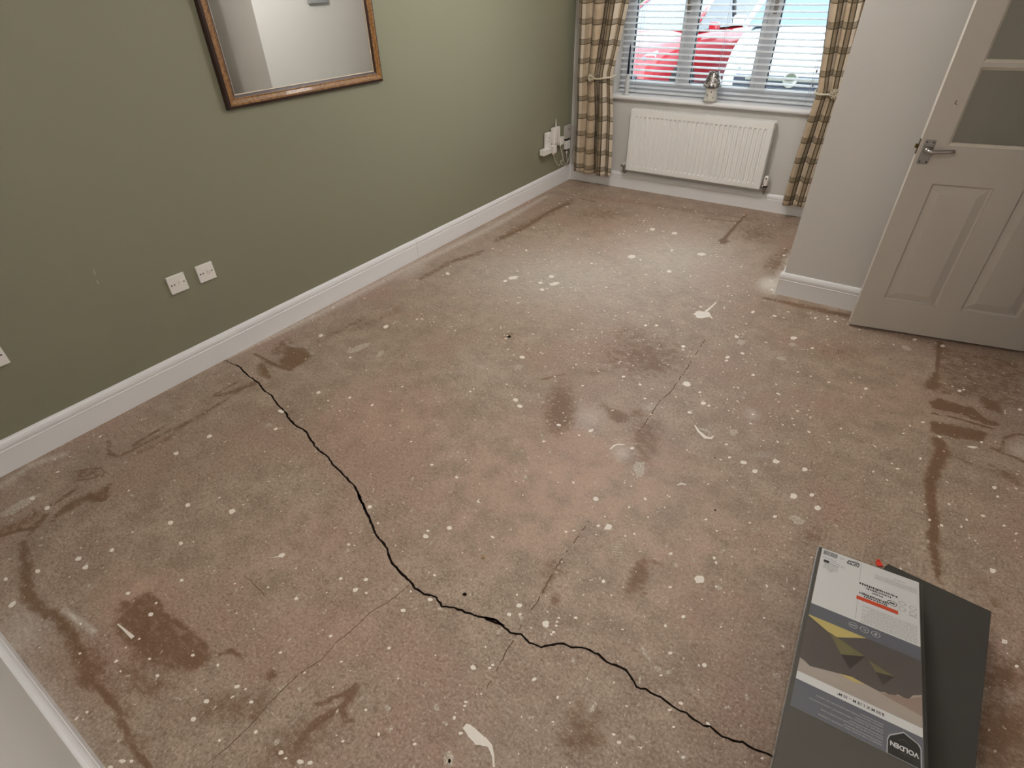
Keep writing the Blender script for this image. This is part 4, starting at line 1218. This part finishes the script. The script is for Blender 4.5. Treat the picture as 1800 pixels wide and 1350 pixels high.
# icons on the strip
def ring(name, u_, v_, r, mat, z, parent, rx=1.0):
    bm = bmesh.new()
    a = [bm.verts.new((u_ + r * rx * math.cos(2 * PI * k / 20), -v_ + r * math.sin(2 * PI * k / 20), z)) for k in range(20)]
    b = [bm.verts.new((u_ + r * .84 * rx * math.cos(2 * PI * k / 20), -v_ + r * .84 * math.sin(2 * PI * k / 20), z)) for k in range(20)]
    for k in range(20): bm.faces.new((a[k], a[(k + 1) % 20], b[(k + 1) % 20], b[k]))
    return from_bm(name, bm, mat, parent)
for k, (u_, v_) in enumerate(((.112, .289), (.138, .2885), (.164, .288))):
    rg = ring('icon_ring', u_, v_, .0105, M_LL, .0008, lab)
    lp('icon', [[(u_ - .006, v_ - .002), (u_ + .006, v_ - .002), (u_ + .006, v_ + .002), (u_ - .006, v_ + .002)],
                [(u_ - .005, v_ - .003), (u_ + .004, v_), (u_ + .003, v_ + .005), (u_ - .001, v_ + .001)],
                [(u_, v_ - .006), (u_ + .004, v_), (u_, v_ + .006), (u_ - .004, v_)]][k], M_LL, .0008, rg)
# barcode and small marks in the white block
for k in range(22):
    w_ = .0005 + .0009 * random.random()
    u_ = .014 + k * .00172
    lp('barcode_bar', rect(u_, u_ + w_, .009, .031), M_LI, .0006, lab)
for (u_, v_) in ((.0195, .045), (.0335, .045), (.045, .046), (.065, .021)):
    ring('mark_ring', u_, v_, .0045, M_LI, .0006, lab)
lp('mark_box', rect(.018, .033, .056, .067), M_LB, .0006, lab)
lp('mark_bar', rect(.034, .063, .0565, .0575), M_LI, .0006, lab); lp('mark_bar', rect(.034, .063, .066, .067), M_LI, .0006, lab)
ring('mark_ring', .070, .062, .004, M_LB, .0006, lab)
ring('mark_ring', .040, .101, .005, M_LB, .0006, lab)
lp('stamp', [(.078, .030), (.082, .017), (.108, .013), (.112, .020), (.110, .035), (.080, .036)], M_LI, .0006, lab)
text('stamp_print', 'CA+', .016, M_LW, lab, (.095, -.026, .0008), PI, 'CENTER', .9, .0008)
rnd = random.Random(5)
bm = bmesh.new()
def para(u0, u1, v0, v1, n, th=.0008):
    for k in range(n):
        v_ = v0 + (v1 - v0) * k / max(1, n - 1)
        x = u0 + rnd.uniform(0, .02) * (k % 3 == 2)
        while x < u1:
            w_ = rnd.uniform(.004, .014)
            e = min(u1, x + w_)
            bm.faces.new([bm.verts.new((a, -b, .0006)) for a, b in rect(x, e, v_ - th / 2, v_ + th / 2)])
            x = e + .0016
para(.152, .258, .040, .058, 5); para(.020, .058, .068, .095, 8); para(.128, .257, .196, .262, 14); para(.238, .257, .160, .163, 2); para(.20, .23, .028, .03, 2)
fp = from_bm('fine_print', bm, M_LI, lab); fp['kind'] = 'stuff'
lp('fold_line', rect(.1155, .1162, .008, .258), M_LM, .0006, lab)
for (u_, v_) in ((.222, .125), (.247, .128), (.222, .148), (.247, .150)):
    ring('feature_ring', u_, v_, .0085, M_LM, .0006, lab)
# price sticker
st = box('price_sticker', (.1125, -.1785, .0004), (.2125, -.0985, .0011), M_LW, pk)
lp('orange_bar', rect(.1125, .2125, .1635, .1785), M_LO, .0013, st)
bm = bmesh.new()
for (u0, u1, v_, h_) in ((.116, .208, .107, .011), (.134, .192, .119, .009), (.150, .172, .131, .009), (.118, .188, .149, .011), (.130, .188, .158, .008)):
    x = u0
    while x < u1:
        w_ = rnd.uniform(.002, .005)
        dv = rnd.uniform(-.0012, .0012)
        bm.faces.new([bm.verts.new((a, -b, .0013)) for a, b in ((x, v_ - h_ / 2 + dv), (x + w_, v_ - h_ / 2 + rnd.uniform(0, .003)), (x + w_ * .8, v_ + h_ / 2 * rnd.uniform(.3, 1)), (x + w_ * .1, v_ + h_ / 2 * rnd.uniform(.2, .9)))])
        x += w_ + rnd.uniform(.0006, .002)
hw_ = from_bm('handwriting', bm, M_LB, st); hw_['kind'] = 'stuff'
ring('circled_mark', .198, .141, .0105, M_LB, .0013, st, 1.15)
lp('circled_digit', rect(.192, .204, .138, .144), M_LB, .0013, st)
# printed cutting grid on the plain part of the film
bm = bmesh.new()
for k in range(8):
    v_ = .66 + k * .05
    bm.faces.new([bm.verts.new((a, -b, .0005)) for a, b in rect(.002, .03, v_, v_ + .0008)])
for k in range(40):
    v_ = .64 + k * .012
    bm.faces.new([bm.verts.new((a, -b, .0005)) for a, b in rect(.034, .035, v_, v_ + .006)])
from_bm('cutting_marks', bm, M_LDK, pk)
# what carries the near end of the pack, below the picture
cb = tag(empty('cardboard_box', (.31, .36, 0)), 'brown cardboard box under the near end of the labelled underlay pack', 'box')
M_CARD = simple('brown_card', rgb(166, 130, 92), .85, var=.05)
box('carton', (-.27, -.09, 0), (-.065, .10, .262), M_CARD, cb, .003)
box('parcel_tape', (-.19, -.091, .23), (-.14, .101, .2626), simple('tan_tape', rgb(176, 142, 92), .3), cb)
# red plastic scrap and a tan flake on the floor
rp = fl(1545, 992)
rs = tag(empty('red_scrap', (rp[0], rp[1], 0), (0, 0, .4)), 'small red plastic tag on the floor behind the labelled pack', 'plastic scrap')
bm = bmesh.new(); add_box(bm, (-.009, -.010, 0), (.009, .010, .005), .0015, 1); add_box(bm, (-.004, .008, .001), (.005, .016, .009), .002, 1)
from_bm('tag_body', bm, simple('red_plastic', rgb(226, 62, 44), .4), rs)
fpn = fl(849, 980)
bm = bmesh.new()
ang_ = [0.2, 1.3, 2.2, 3.3, 4.5, 5.4]
lo = [bm.verts.new((.008 * math.cos(a) * (1 + .2 * math.sin(3 * a)), .007 * math.sin(a), 0)) for a in ang_]
hi = [bm.verts.new((v_.co.x * .9, v_.co.y * .9, .003)) for v_ in lo]
bm.faces.new(lo); bm.faces.new(hi)
for k in range(6): bm.faces.new((lo[k], lo[(k + 1) % 6], hi[(k + 1) % 6], hi[k]))
fo = from_bm('screed_flake', bm, simple('tan_flake', rgb(158, 128, 92), .8)); fo.location = (fpn[0], fpn[1], .0004)
tag(fo, 'tiny tan flake of loose screed lying near the long crack', 'flake')

# ================================================================== CEILING LAMPS (unseen above the view, added to brighten the room)
GR = .11
def pendant(x, y, watt, label):
    o = tag(empty('added_pendant_lamp', (x, y, HT)), label, 'lamp', 'unseen ceiling pendants added for brightness')
    lathe('ceiling_rose', [(0, 0), (.05, 0), (.048, -.015), (.02, -.03), (0, -.03)], (0, 0, -.0), M_PLASTIC, o, 24)
    tube('flex', [(0, 0, -.02), (0, 0, -.10)], .004, M_PLASTIC, o, 8)
    t = NT('lit_opal_globe')
    em = t.n('ShaderNodeEmission'); em.inputs['Color'].default_value = LAMP_COLOUR
    em.inputs['Strength'].default_value = watt / (4 * PI * GR * GR * PI) * 2.0
    t.l(em.outputs[0], t.out.inputs['Surface'])
    bm = bmesh.new(); bmesh.ops.create_icosphere(bm, subdivisions=2, radius=GR)
    g = from_bm('globe', bm, t.m, o, True); g.location = (0, 0, -.21)
pendant(-1.3, 3.25, LAMP_WATT, 'unseen pendant lamp with white glass globe, added for brightness over the window half of the room')
pendant(-.65, .65, LAMP_WATT * LAMP_RATIO, 'unseen pendant lamp with white glass globe, added for brightness over the near half of the room')

# ================================================================== OUTSIDE
GZ = -.12
t = NT('tarmac')
c_ = t.obj(); nz = t.noise(60, 4, .7, c_)
t.l(t.mix(nz, rgb(104, 106, 112), rgb(140, 142, 148)), t.b.inputs['Base Color']); t.b.inputs['Roughness'].default_value = .85
struct(box('ground_outside', (-30, YF + .28, GZ - .1), (30, 45, GZ), t.m))
t = NT('lawn')
c_ = t.obj(); nz = t.noise(40, 5, .7, c_)
t.l(t.mix(nz, rgb(86, 108, 62), rgb(140, 150, 96)), t.b.inputs['Base Color']); t.b.inputs['Roughness'].default_value = .9
struct(box('lawn_strip', (-6, YF + .28, GZ), (2.5, 6.9, GZ + .03), t.m))
def car(name, label, loc, yaw, paint, tall=1.0, grille_big=False):
    o = tag(empty(name, loc, (0, 0, yaw)), label, 'car')
    st_ = [(0.0, .60, .62), (.06, .72, .72), (.22, .81, .82), (.6, .86, .92), (1.05, .875, 1.0), (1.5, .88, 1.02), (2.4, .885, 1.03), (3.3, .875, 1.03), (3.8, .83, .98), (4.0, .74, .80)]
    bm = bmesh.new(); secs = []
    for y, hw, zt in st_:
        zt *= tall
        prof = [(hw * .92, .22), (hw, .34), (hw, zt - .26), (hw * .975, zt - .14), (hw * .92, zt - .05), (hw * .75, zt), (hw * .4, zt + .025), (0, zt + .035)]
        full = [(x, z) for x, z in prof] + [(-x, z) for x, z in prof[-2::-1]]
        secs.append([bm.verts.new((x, y, z)) for x, z in full])
    n = len(secs[0])
    for a, b in zip(secs, secs[1:]):
        for k in range(n - 1): bm.faces.new((a[k], a[k + 1], b[k + 1], b[k]))
    bm.faces.new(secs[0]); bm.faces.new(secs[-1])
    for a, b in zip(secs, secs[1:]): bm.faces.new((a[0], b[0], b[-1], a[-1]))
    from_bm('body', bm, paint, o, True)
    zb_, zr = 1.0 * tall, 1.47 * tall
    B4 = [(-.80, .98), (.80, .98), (.80, 3.75), (-.80, 3.75)]; T4 = [(-.60, 1.75), (.60, 1.75), (.58, 3.25), (-.58, 3.25)]
    b3 = [Vector((x, y, zb_ + .02)) for x, y in B4]; t3 = [Vector((x, y, zr)) for x, y in T4]
    M_CG = simple('car_glass', rgb(72, 98, 120), .05, var=.02, coat=1.0)
    M_CS = simple('car_side_glass', rgb(48, 52, 66), .06, var=.02, coat=1.0)
    for nm, a, b, m in (('windscreen', 0, 1, M_CG), ('side_window', 1, 2, M_CS), ('rear_window', 2, 3, M_CS), ('side_window', 3, 0, M_CS)):
        bm = bmesh.new()
        p = [b3[a], b3[b], t3[b], t3[a]]
        nrm = (p[1] - p[0]).cross(p[3] - p[0]).normalized()
        f = [bm.verts.new(q) for q in p]; g = [bm.verts.new(q - nrm * .01) for q in p]
        bm.faces.new(f); bm.faces.new(g)
        for k in range(4): bm.faces.new((f[k], f[(k + 1) % 4], g[(k + 1) % 4], g[k]))
        from_bm(nm, bm, m, o)
    for k in range(4):
        tube('pillar', [b3[k], t3[k]], .035, paint, o, 8)
    for s, k in ((1, 0), (-1, 3)):
        tube('door_pillar', [b3[1 if s > 0 else 0].lerp(b3[2 if s > 0 else 3], .42), t3[1 if s > 0 else 0].lerp(t3[2 if s > 0 else 3], .38)], .03, M_DARK, o, 6)
    bm = bmesh.new()
    for (dz, k) in ((0, 1.0), (.03, .9)):
        pass
    r0 = [bm.verts.new(q) for q in t3]
    r1 = [bm.verts.new(Vector((q.x * .88, (q.y - 2.5) * .9 + 2.5, q.z + .035))) for q in t3]
    bm.faces.new(r0); bm.faces.new(r1)
    for k in range(4): bm.faces.new((r0[k], r0[(k + 1) % 4], r1[(k + 1) % 4], r1[k]))
    from_bm('roof', bm, paint, o)
    for s in (-1, 1):
        hl = boxes('headlight', [((0, 0, 0), (.30, .05, .13))], simple('headlight_glass', rgb(206, 214, 222), .08, var=.2, scale=20, coat=1.0), o)
        for v_ in hl.data.vertices:
            if v_.co.x > .2: v_.co.y += .16; v_.co.z += .07
            if v_.co.x < .1: v_.co.z *= .6
            v_.co.x *= s
        hl.location = (s * .44, .02, .60 * tall)
        lathe('lens', [(0, -.02), (.05, -.015), (.055, 0), (0, .01)], (s * .16, .05, .07), simple('lamp_lens', rgb(70, 76, 92), .1, coat=1.0), hl, 14, 'y')
        mb = bmesh.new(); add_box(mb, (0, 0, 0), (.17, .10, .12), .035, 3)
        mr = from_bm('wing_mirror', mb, paint, o); mr.location = (.86 if s > 0 else -1.03, 1.28, 1.0 * tall)
        for y in (.78, 3.2):
            wh = lathe('wheel', [(0, -.1), (.30, -.1), (.325, -.07), (.325, .07), (.30, .1), (0, .1)], (s * .79, y, .325), simple('tyre', rgb(34, 34, 36), .8), o, 24, 'x')
            lathe('rim', [(0, -.012), (.19, -.012), (.21, 0), (.19, .006), (0, .02)], (s * .89, y, .325), simple('alloy', rgb(170, 172, 176), .3, metal=.8), wh, 20, 'x')
    gh = (.36, .755) if grille_big else (.30, .46)
    box('grille', (-.64 if grille_big else -.56, -.03, gh[0]), (.64 if grille_big else .56, .10, gh[1] * (1 if grille_big else tall)), simple('grille_black', rgb(46, 48, 66), .4), o, .02)
    box('bumper', (-.70, -.045, .24), (.70, .12, .33), simple('grey_bumper', rgb(110, 114, 124), .5), o, .03)
    if grille_big:
        box('chrome_bar', (-.5, -.04, .70), (.5, -.02, .735), M_CHROME, o, .008)
        em_ = lathe('emblem', [(.062, -.02), (.074, -.03), (.086, -.02), (.074, -.012)], (0, -.02, .715), M_CHROME, o, 24, 'y')
    return o
M_RED = simple('red_car_paint', rgb(176, 18, 34), .22, var=.03, coat=1.0)
M_WCAR = simple('white_car_paint', rgb(206, 210, 214), .22, var=.02, coat=1.0)
car('red_car', 'red hatchback parked outside the window, its headlight showing through the blind', (-4.38, 9.4, GZ), math.radians(-16), M_RED)
car('white_car', 'white car with a dark grille parked nose-on outside the right of the window', (-1.34, 7.8, GZ), math.radians(4), M_WCAR, 1.16, True)
# hedge across the road
bm = bmesh.new(); rnd = random.Random(4)
for k in range(2600):
    x = rnd.uniform(-16, 10); z = GZ + rnd.uniform(0, 1) ** .7 * 1.7; y = 15.5 + rnd.gauss(0, .35)
    s = rnd.uniform(.06, .16)
    a = rnd.random() * 6.28; b = rnd.uniform(-1, 1)
    d1 = Vector((math.cos(a), math.sin(a), b)).normalized() * s; d2 = d1.cross(Vector((rnd.random() - .5, rnd.random() - .5, rnd.random()))).normalized() * s * .5
    c = Vector((x, y, z))
    bm.faces.new([bm.verts.new(c - d1), bm.verts.new(c + d2), bm.verts.new(c + d1), bm.verts.new(c - d2)])
add_box(bm, (-16, 15.2, GZ), (10, 15.9, GZ + 1.45))
hg = from_bm('hedge', bm, simple('hedge_green', rgb(66, 82, 54), .8, var=.3, scale=8))
tag(hg, 'dark clipped hedge across the road beyond the cars', 'hedge')
